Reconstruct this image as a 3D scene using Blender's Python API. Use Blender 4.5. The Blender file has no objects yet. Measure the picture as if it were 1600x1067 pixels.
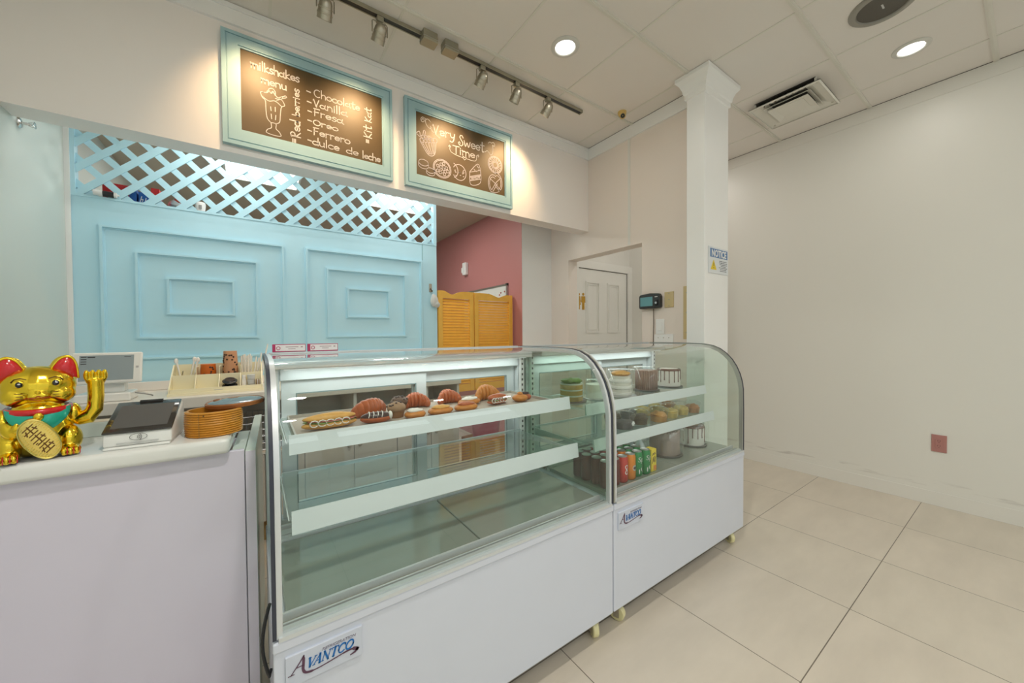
import bpy, bmesh, math, random
from mathutils import Vector, Matrix, noise
PI = math.pi
R = math.radians
random.seed(7)
sc = bpy.context.scene
COL = sc.collection

# ------------------------------------------------------------------ camera
CAM_H = 1.265
yaw, pitch, roll, FPX = 0.610977019, -0.0174493539, 0.00756121537, 573.566867
cd = bpy.data.cameras.new('camera'); cam = bpy.data.objects.new('camera', cd); COL.objects.link(cam)
cd.sensor_fit = 'HORIZONTAL'; cd.sensor_width = 36.0; cd.lens = FPX * 36.0 / 1600.0
cd.clip_start = 0.02; cd.clip_end = 200
fw = Vector((math.cos(pitch) * math.sin(yaw), math.cos(pitch) * math.cos(yaw), math.sin(pitch)))
rt0 = Vector((math.cos(yaw), -math.sin(yaw), 0.0)); up0 = rt0.cross(fw)
rt = rt0 * math.cos(roll) - up0 * math.sin(roll); up = rt0 * math.sin(roll) + up0 * math.cos(roll)
cam.matrix_world = Matrix(((rt.x, up.x, -fw.x, 0), (rt.y, up.y, -fw.y, 0), (rt.z, up.z, -fw.z, CAM_H), (0, 0, 0, 1)))
sc.camera = cam

# ------------------------------------------------------------------ colour management, world, daylight
sc.view_settings.view_transform = 'Standard'
try: sc.view_settings.look = 'None'
except Exception: pass
sc.view_settings.exposure = 0.16
sc.view_settings.gamma = 1.0
sc.view_settings.use_curve_mapping = False
sc.cycles.use_denoising = True
sc.cycles.max_bounces = 10
sc.cycles.diffuse_bounces = 6
sc.cycles.glossy_bounces = 6
sc.cycles.transmission_bounces = 8
sc.cycles.transparent_max_bounces = 48
sc.cycles.sample_clamp_indirect = 6.0
sc.cycles.caustics_reflective = False
sc.cycles.caustics_refractive = False
SKY = 2.6
w = bpy.data.worlds.new('sky'); sc.world = w; w.use_nodes = True
bg = w.node_tree.nodes['Background']; bg.inputs['Color'].default_value = (0.90, 0.97, 1.0, 1); bg.inputs['Strength'].default_value = SKY

YF = -3.20        # storefront plane
BAYS = [(-0.70, 0.72), (0.86, 2.28), (2.42, 3.84)]
WZ0, WZ1 = 0.25, 3.00
for a, b in BAYS:                                  # daylight enters through the three storefront panes
    l = bpy.data.lights.new('window_portal', 'AREA'); l.shape = 'RECTANGLE'; l.size = b - a; l.size_y = WZ1 - WZ0
    l.cycles.is_portal = True
    o = bpy.data.objects.new('window_portal', l); COL.objects.link(o)
    o.location = ((a + b) / 2, YF + 0.03, (WZ0 + WZ1) / 2); o.rotation_euler = (R(90), 0, 0)

def lamp(name, kind, loc, power, color, size=0.1, aim=None, spot=60, blend=0.6):
    l = bpy.data.lights.new(name, kind); l.energy = power; l.color = color
    if kind == 'AREA': l.shape = 'DISK'; l.size = size
    else: l.shadow_soft_size = size
    if kind == 'SPOT': l.spot_size = R(spot); l.spot_blend = blend
    o = bpy.data.objects.new(name, l); COL.objects.link(o); o.location = loc
    d = Vector(aim) - Vector(loc) if aim else Vector((0, 0, -1))
    o.rotation_euler = d.to_track_quat('-Z', 'Y').to_euler()
    return o

# ------------------------------------------------------------------ materials (all procedural)
def lin(c):
    if isinstance(c, str):
        c = c.lstrip('#'); c = [int(c[i:i + 2], 16) / 255 for i in (0, 2, 4)]
        c = [x / 12.92 if x <= 0.04045 else ((x + 0.055) / 1.055) ** 2.4 for x in c]
    return (c[0], c[1], c[2], 1.0)
MATS = {}
def mat(name, color, rough=0.5, metal=0.0, var=0.05, scale=6.0, bump=0.0, bscale=60.0, coat=0.0, emit=0.0, spec=0.5):
    if name in MATS: return MATS[name]
    m = bpy.data.materials.new(name); m.use_nodes = True; nt = m.node_tree; N = nt.nodes; L = nt.links
    p = N['Principled BSDF']; c = lin(color)
    p.inputs['Roughness'].default_value = rough; p.inputs['Metallic'].default_value = metal
    p.inputs['Coat Weight'].default_value = coat; p.inputs['Specular IOR Level'].default_value = spec
    tc = N.new('ShaderNodeTexCoord'); nz = N.new('ShaderNodeTexNoise'); nz.inputs['Scale'].default_value = scale; nz.inputs['Detail'].default_value = 4
    L.new(tc.outputs['Object'], nz.inputs['Vector'])
    mx = N.new('ShaderNodeMix'); mx.data_type = 'RGBA'
    mx.inputs[6].default_value = tuple(min(1, x * (1 - var)) for x in c[:3]) + (1,)
    mx.inputs[7].default_value = tuple(min(1, x * (1 + var)) for x in c[:3]) + (1,)
    L.new(nz.outputs['Fac'], mx.inputs[0]); L.new(mx.outputs[2], p.inputs['Base Color'])
    if bump > 0:
        n2 = N.new('ShaderNodeTexNoise'); n2.inputs['Scale'].default_value = bscale; n2.inputs['Detail'].default_value = 3
        L.new(tc.outputs['Object'], n2.inputs['Vector'])
        bp = N.new('ShaderNodeBump'); bp.inputs['Strength'].default_value = bump; bp.inputs['Distance'].default_value = 0.004
        L.new(n2.outputs['Fac'], bp.inputs['Height']); L.new(bp.outputs['Normal'], p.inputs['Normal'])
    if emit > 0:
        p.inputs['Emission Color'].default_value = c; p.inputs['Emission Strength'].default_value = emit
    MATS[name] = m
    return m

def glass(name, tint=(0.97, 0.99, 0.98), ior=1.45, rough=0.0, gain=1.0):
    """clear sheet: lets light through, mirrors by Fresnel"""
    if name in MATS: return MATS[name]
    m = bpy.data.materials.new(name); m.use_nodes = True; nt = m.node_tree; N = nt.nodes; L = nt.links
    for n in list(N): N.remove(n)
    out = N.new('ShaderNodeOutputMaterial'); mx = N.new('ShaderNodeMixShader')
    tr = N.new('ShaderNodeBsdfTransparent'); tr.inputs[0].default_value = (*tint, 1)
    gl = N.new('ShaderNodeBsdfGlossy'); gl.inputs['Roughness'].default_value = rough; gl.inputs[0].default_value = (1, 1, 1, 1)
    fr = N.new('ShaderNodeFresnel'); fr.inputs[0].default_value = ior
    mu = N.new('ShaderNodeMath'); mu.operation = 'MULTIPLY'; mu.inputs[1].default_value = gain; mu.use_clamp = True
    geo = N.new('ShaderNodeNewGeometry'); inv = N.new('ShaderNodeMath'); inv.operation = 'SUBTRACT'; inv.inputs[0].default_value = 1.0
    L.new(geo.outputs['Backfacing'], inv.inputs[1])
    m2 = N.new('ShaderNodeMath'); m2.operation = 'MULTIPLY'
    L.new(fr.outputs[0], mu.inputs[0]); L.new(mu.outputs[0], m2.inputs[0]); L.new(inv.outputs[0], m2.inputs[1])
    L.new(m2.outputs[0], mx.inputs[0]); L.new(tr.outputs[0], mx.inputs[1]); L.new(gl.outputs[0], mx.inputs[2]); L.new(mx.outputs[0], out.inputs[0])
    MATS[name] = m
    return m

# ------------------------------------------------------------------ mesh helpers
def BM(): return bmesh.new()
def box(bm, x0, x1, y0, y1, z0, z1, mtx=None):
    vs = [bm.verts.new(Vector(p) if mtx is None else mtx @ Vector(p)) for p in
          ((x0, y0, z0), (x1, y0, z0), (x1, y1, z0), (x0, y1, z0), (x0, y0, z1), (x1, y0, z1), (x1, y1, z1), (x0, y1, z1))]
    for f in ((0, 3, 2, 1), (4, 5, 6, 7), (0, 1, 5, 4), (1, 2, 6, 5), (2, 3, 7, 6), (3, 0, 4, 7)):
        bm.faces.new([vs[i] for i in f])
    return bm
def bx(x0, x1, y0, y1, z0, z1): return box(BM(), x0, x1, y0, y1, z0, z1)
def bevel(bm, w, seg=2):
    bmesh.ops.remove_doubles(bm, verts=bm.verts, dist=1e-6)
    bmesh.ops.bevel(bm, geom=bm.edges[:], offset=w, segments=seg, profile=0.5, affect='EDGES', clamp_overlap=True)
    return bm
def bbox_(x0, x1, y0, y1, z0, z1, w=0.004, seg=2): return bevel(bx(x0, x1, y0, y1, z0, z1), w, seg)
def lathe(bm, prof, n=32, c=(0, 0, 0), axis='Z', cap=True):
    rings = []
    for r, h in prof:
        ring = []
        for i in range(n):
            a = 2 * PI * i / n
            p = (r * math.cos(a), r * math.sin(a), h)
            if axis == 'X': p = (h, p[0], p[1])
            if axis == 'Y': p = (p[0], h, -p[1])
            ring.append(bm.verts.new((p[0] + c[0], p[1] + c[1], p[2] + c[2])))
        rings.append(ring)
    for a, b in zip(rings, rings[1:]):
        for i in range(n):
            j = (i + 1) % n
            bm.faces.new((a[i], a[j], b[j], b[i]))
    if cap:
        bm.faces.new(list(reversed(rings[0]))); bm.faces.new(rings[-1])
    return bm
def lat(prof, n=32, c=(0, 0, 0), axis='Z', cap=True): return lathe(BM(), prof, n, c, axis, cap)
def tube(bm, pts, r, n=8, closed=False):
    pts = [Vector(p) for p in pts]; m = len(pts); rings = []
    rs = r if isinstance(r, (list, tuple)) else [r] * m
    prev = None
    for i, p in enumerate(pts):
        if closed: t = pts[(i + 1) % m] - pts[i - 1]
        else: t = pts[min(i + 1, m - 1)] - pts[max(i - 1, 0)]
        t.normalize()
        if prev is None:
            ref = Vector((0, 0, 1)) if abs(t.z) < 0.9 else Vector((1, 0, 0)); u = t.cross(ref).normalized()
        else:
            u = (prev - t * prev.dot(t)); u = u.normalized() if u.length > 1e-6 else t.orthogonal().normalized()
        prev = u; v = t.cross(u)
        rings.append([bm.verts.new(p + (u * math.cos(2 * PI * k / n) + v * math.sin(2 * PI * k / n)) * rs[i]) for k in range(n)])
    rng = range(m) if closed else range(m - 1)
    for i in rng:
        a, b = rings[i], rings[(i + 1) % m]
        for k in range(n):
            j = (k + 1) % n
            bm.faces.new((a[k], a[j], b[j], b[k]))
    if not closed:
        bm.faces.new(list(reversed(rings[0]))); bm.faces.new(rings[-1])
    return bm
def prism(bm, poly, a0, a1, axis='X'):
    """2D polygon extruded along an axis; axis X: (y,z), Y: (x,z), Z: (x,y)"""
    def P(p, a): return {'X': (a, p[0], p[1]), 'Y': (p[0], a, p[1]), 'Z': (p[0], p[1], a)}[axis]
    A = [bm.verts.new(P(p, a0)) for p in poly]; B = [bm.verts.new(P(p, a1)) for p in poly]; n = len(poly)
    bm.faces.new(A); bm.faces.new(list(reversed(B)))
    for i in range(n):
        j = (i + 1) % n
        bm.faces.new((A[j], A[i], B[i], B[j]))
    return bm
def ell(bm, c, r, nu=24, nv=16, rot=None):
    mt = Matrix.Translation(c) @ (rot.to_matrix().to_4x4() if rot is not None else Matrix()) @ Matrix.Diagonal((r[0], r[1], r[2], 1))
    bmesh.ops.create_uvsphere(bm, u_segments=nu, v_segments=nv, radius=1.0, matrix=mt)
    return bm
def wobble(bm, amp, sc_=20.0, seed=0):
    for v in bm.verts:
        d = noise.noise_vector(v.co * sc_ + Vector((seed, seed * 1.7, 0)))
        v.co += d * amp
    return bm
def ribbon(bm, pts, w, y=0.0, plane='XZ', t=0.0009):
    """a flat stroke of chalk, paint or ink lying on a surface that faces -Y, with a hair of thickness"""
    P = [Vector((p[0], p[1])) for p in pts]; n = len(P)
    if n < 2: return bm
    ws = w if isinstance(w, (list, tuple)) else [w] * n
    L_, R_ = [], []
    for i in range(n):
        d = P[min(i + 1, n - 1)] - P[max(i - 1, 0)]
        if d.length < 1e-9: d = Vector((1, 0))
        d.normalize(); nn = Vector((-d.y, d.x)); q = P[i].copy()
        if i == 0: q = q - d * ws[i] * 0.5
        if i == n - 1: q = q + d * ws[i] * 0.5
        a, b = q + nn * ws[i] * 0.5, q - nn * ws[i] * 0.5
        L_.append((bm.verts.new((a.x, y, a.y)), bm.verts.new((a.x, y - t, a.y)))); R_.append((bm.verts.new((b.x, y, b.y)), bm.verts.new((b.x, y - t, b.y))))
    for i in range(n - 1):
        bm.faces.new((L_[i][1], R_[i][1], R_[i + 1][1], L_[i + 1][1]))
        bm.faces.new((L_[i][0], L_[i][1], L_[i + 1][1], L_[i + 1][0]))
        bm.faces.new((R_[i][1], R_[i][0], R_[i + 1][0], R_[i + 1][1]))
    for i in (0, n - 1):
        bm.faces.new((L_[i][0], R_[i][0], R_[i][1], L_[i][1]))
    return bm
def arc(cx, cy, rx, ry, a0, a1, n=14):
    return [(cx + rx * math.cos(R(a0 + (a1 - a0) * i / n)), cy + ry * math.sin(R(a0 + (a1 - a0) * i / n))) for i in range(n + 1)]
def xf(bm, m):
    bmesh.ops.transform(bm, matrix=m, verts=bm.verts); return bm
def rot(ax, deg, at=(0, 0, 0)):
    T = Matrix.Translation(at); return T @ Matrix.Rotation(R(deg), 4, ax) @ T.inverted()

def obj(name, bm, m, parent=None, smooth=None, label=None):
    bmesh.ops.recalc_face_normals(bm, faces=bm.faces)
    me = bpy.data.meshes.new(name); bm.to_mesh(me); bm.free()
    me.materials.append(m)
    if smooth is not None:
        me.polygons.foreach_set('use_smooth', [True] * len(me.polygons))
        if smooth < 180: me.set_sharp_from_angle(angle=R(smooth))
    o = bpy.data.objects.new(name, me); COL.objects.link(o)
    if parent is not None: o.parent = parent
    if label: o['label'] = label
    return o
def tag(o, label, cat, group=None):
    o['label'] = label; o['category'] = cat
    if group: o['group'] = group
    return o
def thing(name, label, cat, loc=(0, 0, 0), rotz=0.0, group=None):
    o = bpy.data.objects.new(name, None); COL.objects.link(o); o.empty_display_size = 0.05
    o.location = loc; o.rotation_euler = (0, 0, R(rotz))
    return tag(o, label, cat, group)
def struct(name, bm, m, parent=None, smooth=None):
    o = obj(name, bm, m, parent, smooth)
    if parent is None: o['kind'] = 'structure'
    return o
def dup(root, loc, rotz=None, label=None, group=None):
    r = root.copy(); COL.objects.link(r); r.location = loc
    if rotz is not None: r.rotation_euler = (0, 0, R(rotz))
    if label: r['label'] = label
    if group: r['group'] = group
    for ch in list(root.children):
        c = ch.copy(); COL.objects.link(c); c.parent = r
        for g in list(ch.children):
            d = g.copy(); COL.objects.link(d); d.parent = c
    return r
def text_bm(s, size, align='LEFT', shear=0.0, ext=0.0006, bold=0.0):
    """lettering as a mesh in the XY plane"""
    cu = bpy.data.curves.new('t', 'FONT'); cu.body = s; cu.size = size; cu.align_x = align; cu.shear = shear; cu.extrude = ext; cu.offset = bold
    cu.resolution_u = 3
    o = bpy.data.objects.new('t', cu); COL.objects.link(o)
    dg = bpy.context.evaluated_depsgraph_get(); me = bpy.data.meshes.new_from_object(o.evaluated_get(dg))
    bm = BM(); bm.from_mesh(me)
    bpy.data.objects.remove(o); bpy.data.curves.remove(cu); bpy.data.meshes.remove(me)
    return bm
FACE_Y = Matrix.Rotation(R(90), 4, 'X')        # lettering laid on a wall that faces -Y
def sweep_x(bm, prof, x0, x1):
    """open profile in (y,z) with thickness already in the polygon"""
    return prism(bm, prof, x0, x1, 'X')
def frame(bm, x0, x1, z0, z1, wdt, y0, y1):
    """rectangular frame facing -Y, mitred"""
    o = [(x0, z0), (x1, z0), (x1, z1), (x0, z1)]; i = [(x0 + wdt, z0 + wdt), (x1 - wdt, z0 + wdt), (x1 - wdt, z1 - wdt), (x0 + wdt, z1 - wdt)]
    for k in range(4):
        j = (k + 1) % 4
        prism(bm, [o[k], o[j], i[j], i[k]], y0, y1, 'Y')
    return bm

# ------------------------------------------------------------------ room materials
XL, XR, CZ = -0.875, 4.045, 3.057
YH, YHB, HZ = 2.508, 2.645, 2.265            # header front, back, underside
XD, XD2 = 2.674, 2.80                        # divider wall faces
XK, YRT = 2.273, 3.055                       # pink kitchen wall, return face
YP = 3.193                                   # teal partition face
YB, KZ = 5.7, 2.665                          # kitchen back wall, kitchen ceiling
M_wall = mat('white_wall_paint', (0.76, 0.745, 0.70), 0.5, var=0.03, scale=1.5, bump=0.06, bscale=90)
M_header = mat('header_paint', (0.88, 0.83, 0.80), 0.45, var=0.02, scale=1.5, bump=0.05, bscale=60)
M_left = mat('pale_green_wall_paint', (0.66, 0.72, 0.68), 0.45, var=0.03, scale=2)
M_trim = mat('white_trim_paint', (0.88, 0.88, 0.875), 0.4, var=0.02)
M_ceil = mat('ceiling_tile', (0.79, 0.75, 0.71), 0.7, var=0.03, scale=2.0, bump=0.05, bscale=150)
M_grid = mat('ceiling_grid_paint', (0.74, 0.72, 0.66), 0.45, var=0.02)
M_pink = mat('pink_wall_paint', (0.49, 0.205, 0.20), 0.5, var=0.05, scale=2)
M_kback = mat('kitchen_wall_paint', (0.50, 0.43, 0.34), 0.6, var=0.05)
M_kceil = mat('kitchen_ceiling_tile', (0.52, 0.45, 0.36), 0.7, var=0.04)
M_door = mat('white_door_paint', (0.82, 0.81, 0.77), 0.35, var=0.02)
M_dark = mat('dark_gap', (0.05, 0.045, 0.04), 0.7)
M_alu = mat('brushed_aluminium', (0.62, 0.63, 0.63), 0.32, 1.0, var=0.05, scale=30)
M_nickel = mat('brushed_nickel', (0.46, 0.42, 0.34), 0.35, 0.9, var=0.1, scale=40)
M_black = mat('black_plastic', (0.02, 0.02, 0.022), 0.4)
M_white = mat('white_plastic', (0.80, 0.80, 0.79), 0.35, var=0.02)
G_pane = glass('window_glass', (0.98, 0.99, 0.985))

def floor_mat():
    m = bpy.data.materials.new('floor_tile'); m.use_nodes = True; nt = m.node_tree; N = nt.nodes; L = nt.links; p = N['Principled BSDF']
    tc = N.new('ShaderNodeTexCoord'); mp = N.new('ShaderNodeMapping'); mp.inputs['Location'].default_value = (-3.431 + 12 * 0.6107, -0.477 + 12 * 0.609, 0)
    br = N.new('ShaderNodeTexBrick'); br.offset = 0.0; br.squash = 1.0
    br.inputs['Scale'].default_value = 1.0; br.inputs['Brick Width'].default_value = 0.6107; br.inputs['Row Height'].default_value = 0.609
    br.inputs['Mortar Size'].default_value = 0.0019; br.inputs['Mortar Smooth'].default_value = 0.1; br.inputs['Bias'].default_value = 0
    br.inputs['Color1'].default_value = (0.65, 0.58, 0.49, 1); br.inputs['Color2'].default_value = (0.62, 0.56, 0.47, 1); br.inputs['Mortar'].default_value = (0.17, 0.145, 0.11, 1)
    nz = N.new('ShaderNodeTexNoise'); nz.inputs['Scale'].default_value = 2.2; nz.inputs['Detail'].default_value = 6; nz.inputs['Roughness'].default_value = 0.6
    m2 = N.new('ShaderNodeMapping'); m2.inputs['Scale'].default_value = (1.0, 3.0, 1.0)
    L.new(tc.outputs['Object'], mp.inputs[0]); L.new(mp.outputs[0], br.inputs['Vector']); L.new(tc.outputs['Object'], m2.inputs[0]); L.new(m2.outputs[0], nz.inputs['Vector'])
    rp = N.new('ShaderNodeMapRange'); rp.inputs['From Min'].default_value = 0.3; rp.inputs['From Max'].default_value = 0.75; rp.inputs['To Min'].default_value = 0.92; rp.inputs['To Max'].default_value = 1.06
    L.new(nz.outputs['Fac'], rp.inputs[0])
    mx = N.new('ShaderNodeVectorMath'); mx.operation = 'SCALE'; L.new(br.outputs['Color'], mx.inputs[0]); L.new(rp.outputs[0], mx.inputs['Scale'])
    L.new(mx.outputs[0], p.inputs['Base Color']); p.inputs['Roughness'].default_value = 0.36; p.inputs['Specular IOR Level'].default_value = 0.45
    return m
def scuffed_wall_mat():
    """right wall: paint with scuffs in a band just above the skirting"""
    m = bpy.data.materials.new('scuffed_white_wall_paint'); m.use_nodes = True; nt = m.node_tree; N = nt.nodes; L = nt.links; p = N['Principled BSDF']
    tc = N.new('ShaderNodeTexCoord'); sp = N.new('ShaderNodeSeparateXYZ'); L.new(tc.outputs['Object'], sp.inputs[0])
    mr = N.new('ShaderNodeMapRange'); mr.inputs['From Min'].default_value = 0.03; mr.inputs['From Max'].default_value = 0.0; mr.clamp = True
    ab = N.new('ShaderNodeMath'); ab.operation = 'SUBTRACT'; ab.inputs[1].default_value = 0.155; L.new(sp.outputs['Z'], ab.inputs[0])
    a2 = N.new('ShaderNodeMath'); a2.operation = 'ABSOLUTE'; L.new(ab.outputs[0], a2.inputs[0]); L.new(a2.outputs[0], mr.inputs['Value'])
    mp = N.new('ShaderNodeMapping'); mp.inputs['Scale'].default_value = (1, 5, 40); nz = N.new('ShaderNodeTexNoise'); nz.inputs['Scale'].default_value = 1.0; nz.inputs['Detail'].default_value = 6
    L.new(tc.outputs['Object'], mp.inputs[0]); L.new(mp.outputs[0], nz.inputs['Vector'])
    th = N.new('ShaderNodeMapRange'); th.inputs['From Min'].default_value = 0.52; th.inputs['From Max'].default_value = 0.72; th.clamp = True; L.new(nz.outputs['Fac'], th.inputs['Value'])
    mu = N.new('ShaderNodeMath'); mu.operation = 'MULTIPLY'; L.new(mr.outputs[0], mu.inputs[0]); L.new(th.outputs[0], mu.inputs[1])
    n2 = N.new('ShaderNodeTexNoise'); n2.inputs['Scale'].default_value = 1.3; L.new(tc.outputs['Object'], n2.inputs['Vector'])
    b = N.new('ShaderNodeMix'); b.data_type = 'RGBA'; b.inputs[6].default_value = (0.745, 0.735, 0.69, 1); b.inputs[7].default_value = (0.775, 0.765, 0.72, 1); L.new(n2.outputs['Fac'], b.inputs[0])
    mx = N.new('ShaderNodeMix'); mx.data_type = 'RGBA'; mx.inputs[7].default_value = (0.40, 0.37, 0.34, 1); L.new(b.outputs[2], mx.inputs[6]); L.new(mu.outputs[0], mx.inputs[0])
    L.new(mx.outputs[2], p.inputs['Base Color']); p.inputs['Roughness'].default_value = 0.42
    return m

# ------------------------------------------------------------------ room shell
struct('floor', bx(XL - 0.1, XR + 0.1, YF - 0.1, YB + 0.1, -0.1, 0), floor_mat())
c = struct('ceiling', box(bx(XL - 0.1, XR + 0.1, YF - 0.1, YHB, CZ, CZ + 0.1), XD, XR + 0.1, YHB, YRT + 0.12, CZ, CZ + 0.1), M_ceil)
g = BM(); g2 = BM()
for k in range(-6, 5):
    y = 0.168 + 0.61 * k
    if YF < y < YH: box(g, XL, XR, y - 0.013, y + 0.013, CZ - 0.007, CZ); box(g, XL, XR, y - 0.003, y + 0.003, CZ - 0.010, CZ - 0.007)
    elif y < YRT: box(g, XD2, XR, y - 0.013, y + 0.013, CZ - 0.007, CZ)
for k in range(-3, 6):
    x = 0.70 + 0.603 * k
    if XL < x < XR:
        box(g2, x - 0.007, x + 0.007, YF, YRT if x > XD2 else YH, CZ - 0.003, CZ)
struct('ceiling_grid', g, M_grid, c); struct('ceiling_seam', g2, M_grid, c)
struct('ceiling_kitchen', bx(XL - 0.1, XD, YHB, YB + 0.1, KZ, KZ + 0.1), M_kceil)
struct('wall_left', bx(XL - 0.1, XL, YF - 0.1, YB + 0.1, 0, CZ), M_left)
struct('wall_right', bx(XR, XR + 0.1, YF - 0.1, YRT + 0.12, 0, CZ), scuffed_wall_mat())
struct('wall_header', bx(XL, XD, YH, YHB, HZ, CZ), M_header)
dv = BM()                                         # divider wall with the restroom opening
for a in ((1.42, 1.906, 0, CZ), (2.79, YRT + 0.12, 0, CZ), (1.906, 2.79, 2.032, CZ)):
    box(dv, XD, XD2, *a)
struct('wall_return', bx(XK, XD - 0.0005, YRT, YRT + 0.12, 0, KZ), M_trim)
struct('wall_divider', dv, mat('warm_wall_paint', (0.82, 0.74, 0.68), 0.5, var=0.03, scale=1.5, bump=0.06, bscale=90))
struct('wall_kitchen', bx(XK, XK + 0.1, YRT + 0.12, YB, 0, KZ), M_pink)
struct('wall_kitchen_edge', bx(XK - 0.004, XK, YRT + 0.001, YB, 0, KZ), M_pink)
struct('wall_back', bx(XL - 0.1, XD, YB, YB + 0.1, 0, KZ), M_kback)
struct('wall_hall', bx(XD2, XR, 3.07, 3.17, 0, CZ), M_wall)
# storefront behind the viewpoint
sf = BM(); xs = [XL] + [v for b in BAYS for v in b] + [XR]
for i in range(0, len(xs), 2): box(sf, xs[i], xs[i + 1], YF - 0.1, YF, WZ0, WZ1)
box(sf, XL, XR, YF - 0.1, YF, 0, WZ0); box(sf, XL, XR, YF - 0.1, YF, WZ1, CZ)
struct('wall_front', sf, M_wall)
for i, (a, b) in enumerate(BAYS):
    f = struct('window_%d' % (i + 1), frame(BM(), a, b, WZ0, WZ1, 0.05, YF - 0.075, YF - 0.025), M_alu)
    struct('window_pane', bx(a + 0.045, b - 0.045, YF - 0.054, YF - 0.046, WZ0 + 0.045, WZ1 - 0.045), G_pane, f)
struct('ground_outside', bx(-26, 30, YF - 14, YF - 0.1, -0.15, -0.05), mat('pale_pavement', (0.40, 0.39, 0.37), 0.8, var=0.1, scale=1))

struct('wall_sky_block', bx(-26, 30, YF - 15, YF - 14, -0.1, 7.4), mat('sky_block_grey', (0.42, 0.42, 0.41), 0.8, var=0.15, scale=0.4))  # unseen wall added to block the low sky and shape glass reflections
# crown boards, skirting
def crown(n, x0, x1, y0, y1, axis):
    b = BM()
    if axis == 'x':
        box(b, x0, x1, y0 - 0.012, y0, 2.947, CZ - 0.004); box(b, x0, x1, y0 - 0.02, y0 - 0.012, CZ - 0.03, CZ - 0.004); box(b, x0, x1, y0 - 0.017, y0 - 0.012, 2.947, 2.957)
    else:
        s = -1
        box(b, x0 - 0.012, x0, y0, y1, 2.947, CZ - 0.004); box(b, x0 - 0.016, x0 - 0.012, y0, y1, 2.947, 2.955)
    return struct('trim_%d' % n, b, M_trim)
crown(1, XL, XD - 0.012, YH, 0, 'x')
crown(2, XD, 0, 1.44, YH, 'y')
b = BM(); box(b, XR - 0.005, XR, YF, 3.05, 2.955, CZ - 0.005); struct('trim_3', b, M_wall)
struct('trim_4', bx(XD - 0.004, XD, 2.02, 2.045, 2.04, 2.945), M_wall)
b = BM(); box(b, XR - 0.004, XR, YF, 3.05, 0, 0.10); struct('baseboard_right', b, M_wall)
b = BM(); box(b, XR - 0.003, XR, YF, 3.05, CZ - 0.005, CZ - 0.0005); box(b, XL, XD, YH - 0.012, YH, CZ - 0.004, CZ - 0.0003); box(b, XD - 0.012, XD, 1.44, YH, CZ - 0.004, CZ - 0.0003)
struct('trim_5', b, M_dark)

# restroom door at the end of the little hall
d = struct('door_1', bx(3.075, 3.943, 3.045, 3.066, 0.008, 2.036), M_door)
def raised(bm, x0, x1, z0, z1, y):
    frame(bm, x0, x1, z0, z1, 0.018, y - 0.010, y); frame(bm, x0 + 0.03, x1 - 0.03, z0 + 0.035, z1 - 0.035, 0.010, y - 0.006, y)
b = BM()
for x0, x1 in ((3.195, 3.43), (3.57, 3.80)):
    raised(b, x0, x1, 1.285, 1.895, 3.045); raised(b, x0, x1, 0.25, 1.12, 3.045)
struct('door_panel', b, M_door, d)
b = BM()
for z in (1.58, 0.3): box(b, 3.945, 3.958, 3.028, 3.045, z, z + 0.1)
struct('door_hinge', b, M_alu, d)
b = BM(); box(b, 2.985, 3.07, 3.03, 3.069, 0, 2.135); box(b, 3.958, XR - 0.001, 3.03, 3.069, 0, 2.135); box(b, 3.07, 3.958, 3.03, 3.069, 2.044, 2.135)
struct('door_casing', b, M_door, d)
b = BM(); box(b, 3.07, 3.95, 3.050, 3.066, 2.036, 2.0445); box(b, 3.9435, 3.958, 3.05, 3.066, 0, 2.0445); struct('door_gap', b, M_dark, d)

# ------------------------------------------------------------------ column with capital
t = thing('column', 'square white column with a moulded capital, notice sign on its front', 'column', (2.68, 1.36, 0))
t['kind'] = 'structure'
obj('shaft', bbox_(-0.164, 0.169, -0.06, 0.068, 0, 2.93, 0.004), M_trim, t)
b = BM()
prof = [(0.0, 2.90), (0.010, 2.905), (0.010, 2.935), (0.018, 2.945), (0.020, 2.965), (0.034, 3.0), (0.052, 3.022), (0.056, 3.028), (0.056, 3.053)]
for k, (d0, z) in enumerate(prof[:-1]):
    d1, z1 = prof[k + 1]
    q = lambda d, z: [(-0.164 - d, -0.06 - d, z), (0.169 + d, -0.06 - d, z), (0.169 + d, 0.068 + d, z), (-0.164 - d, 0.068 + d, z)]
    A = [b.verts.new(p) for p in q(d0, z)]; B = [b.verts.new(p) for p in q(d1, z1)]
    for i in range(4):
        j = (i + 1) % 4; b.faces.new((A[i], A[j], B[j], B[i]))
    if k == len(prof) - 2: b.faces.new(B)
obj('capital', b, M_trim, t)
obj('capital_shadow_gap', bx(-0.214, 0.219, -0.11, 0.118, 3.053, 3.0565), M_dark, t)

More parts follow.
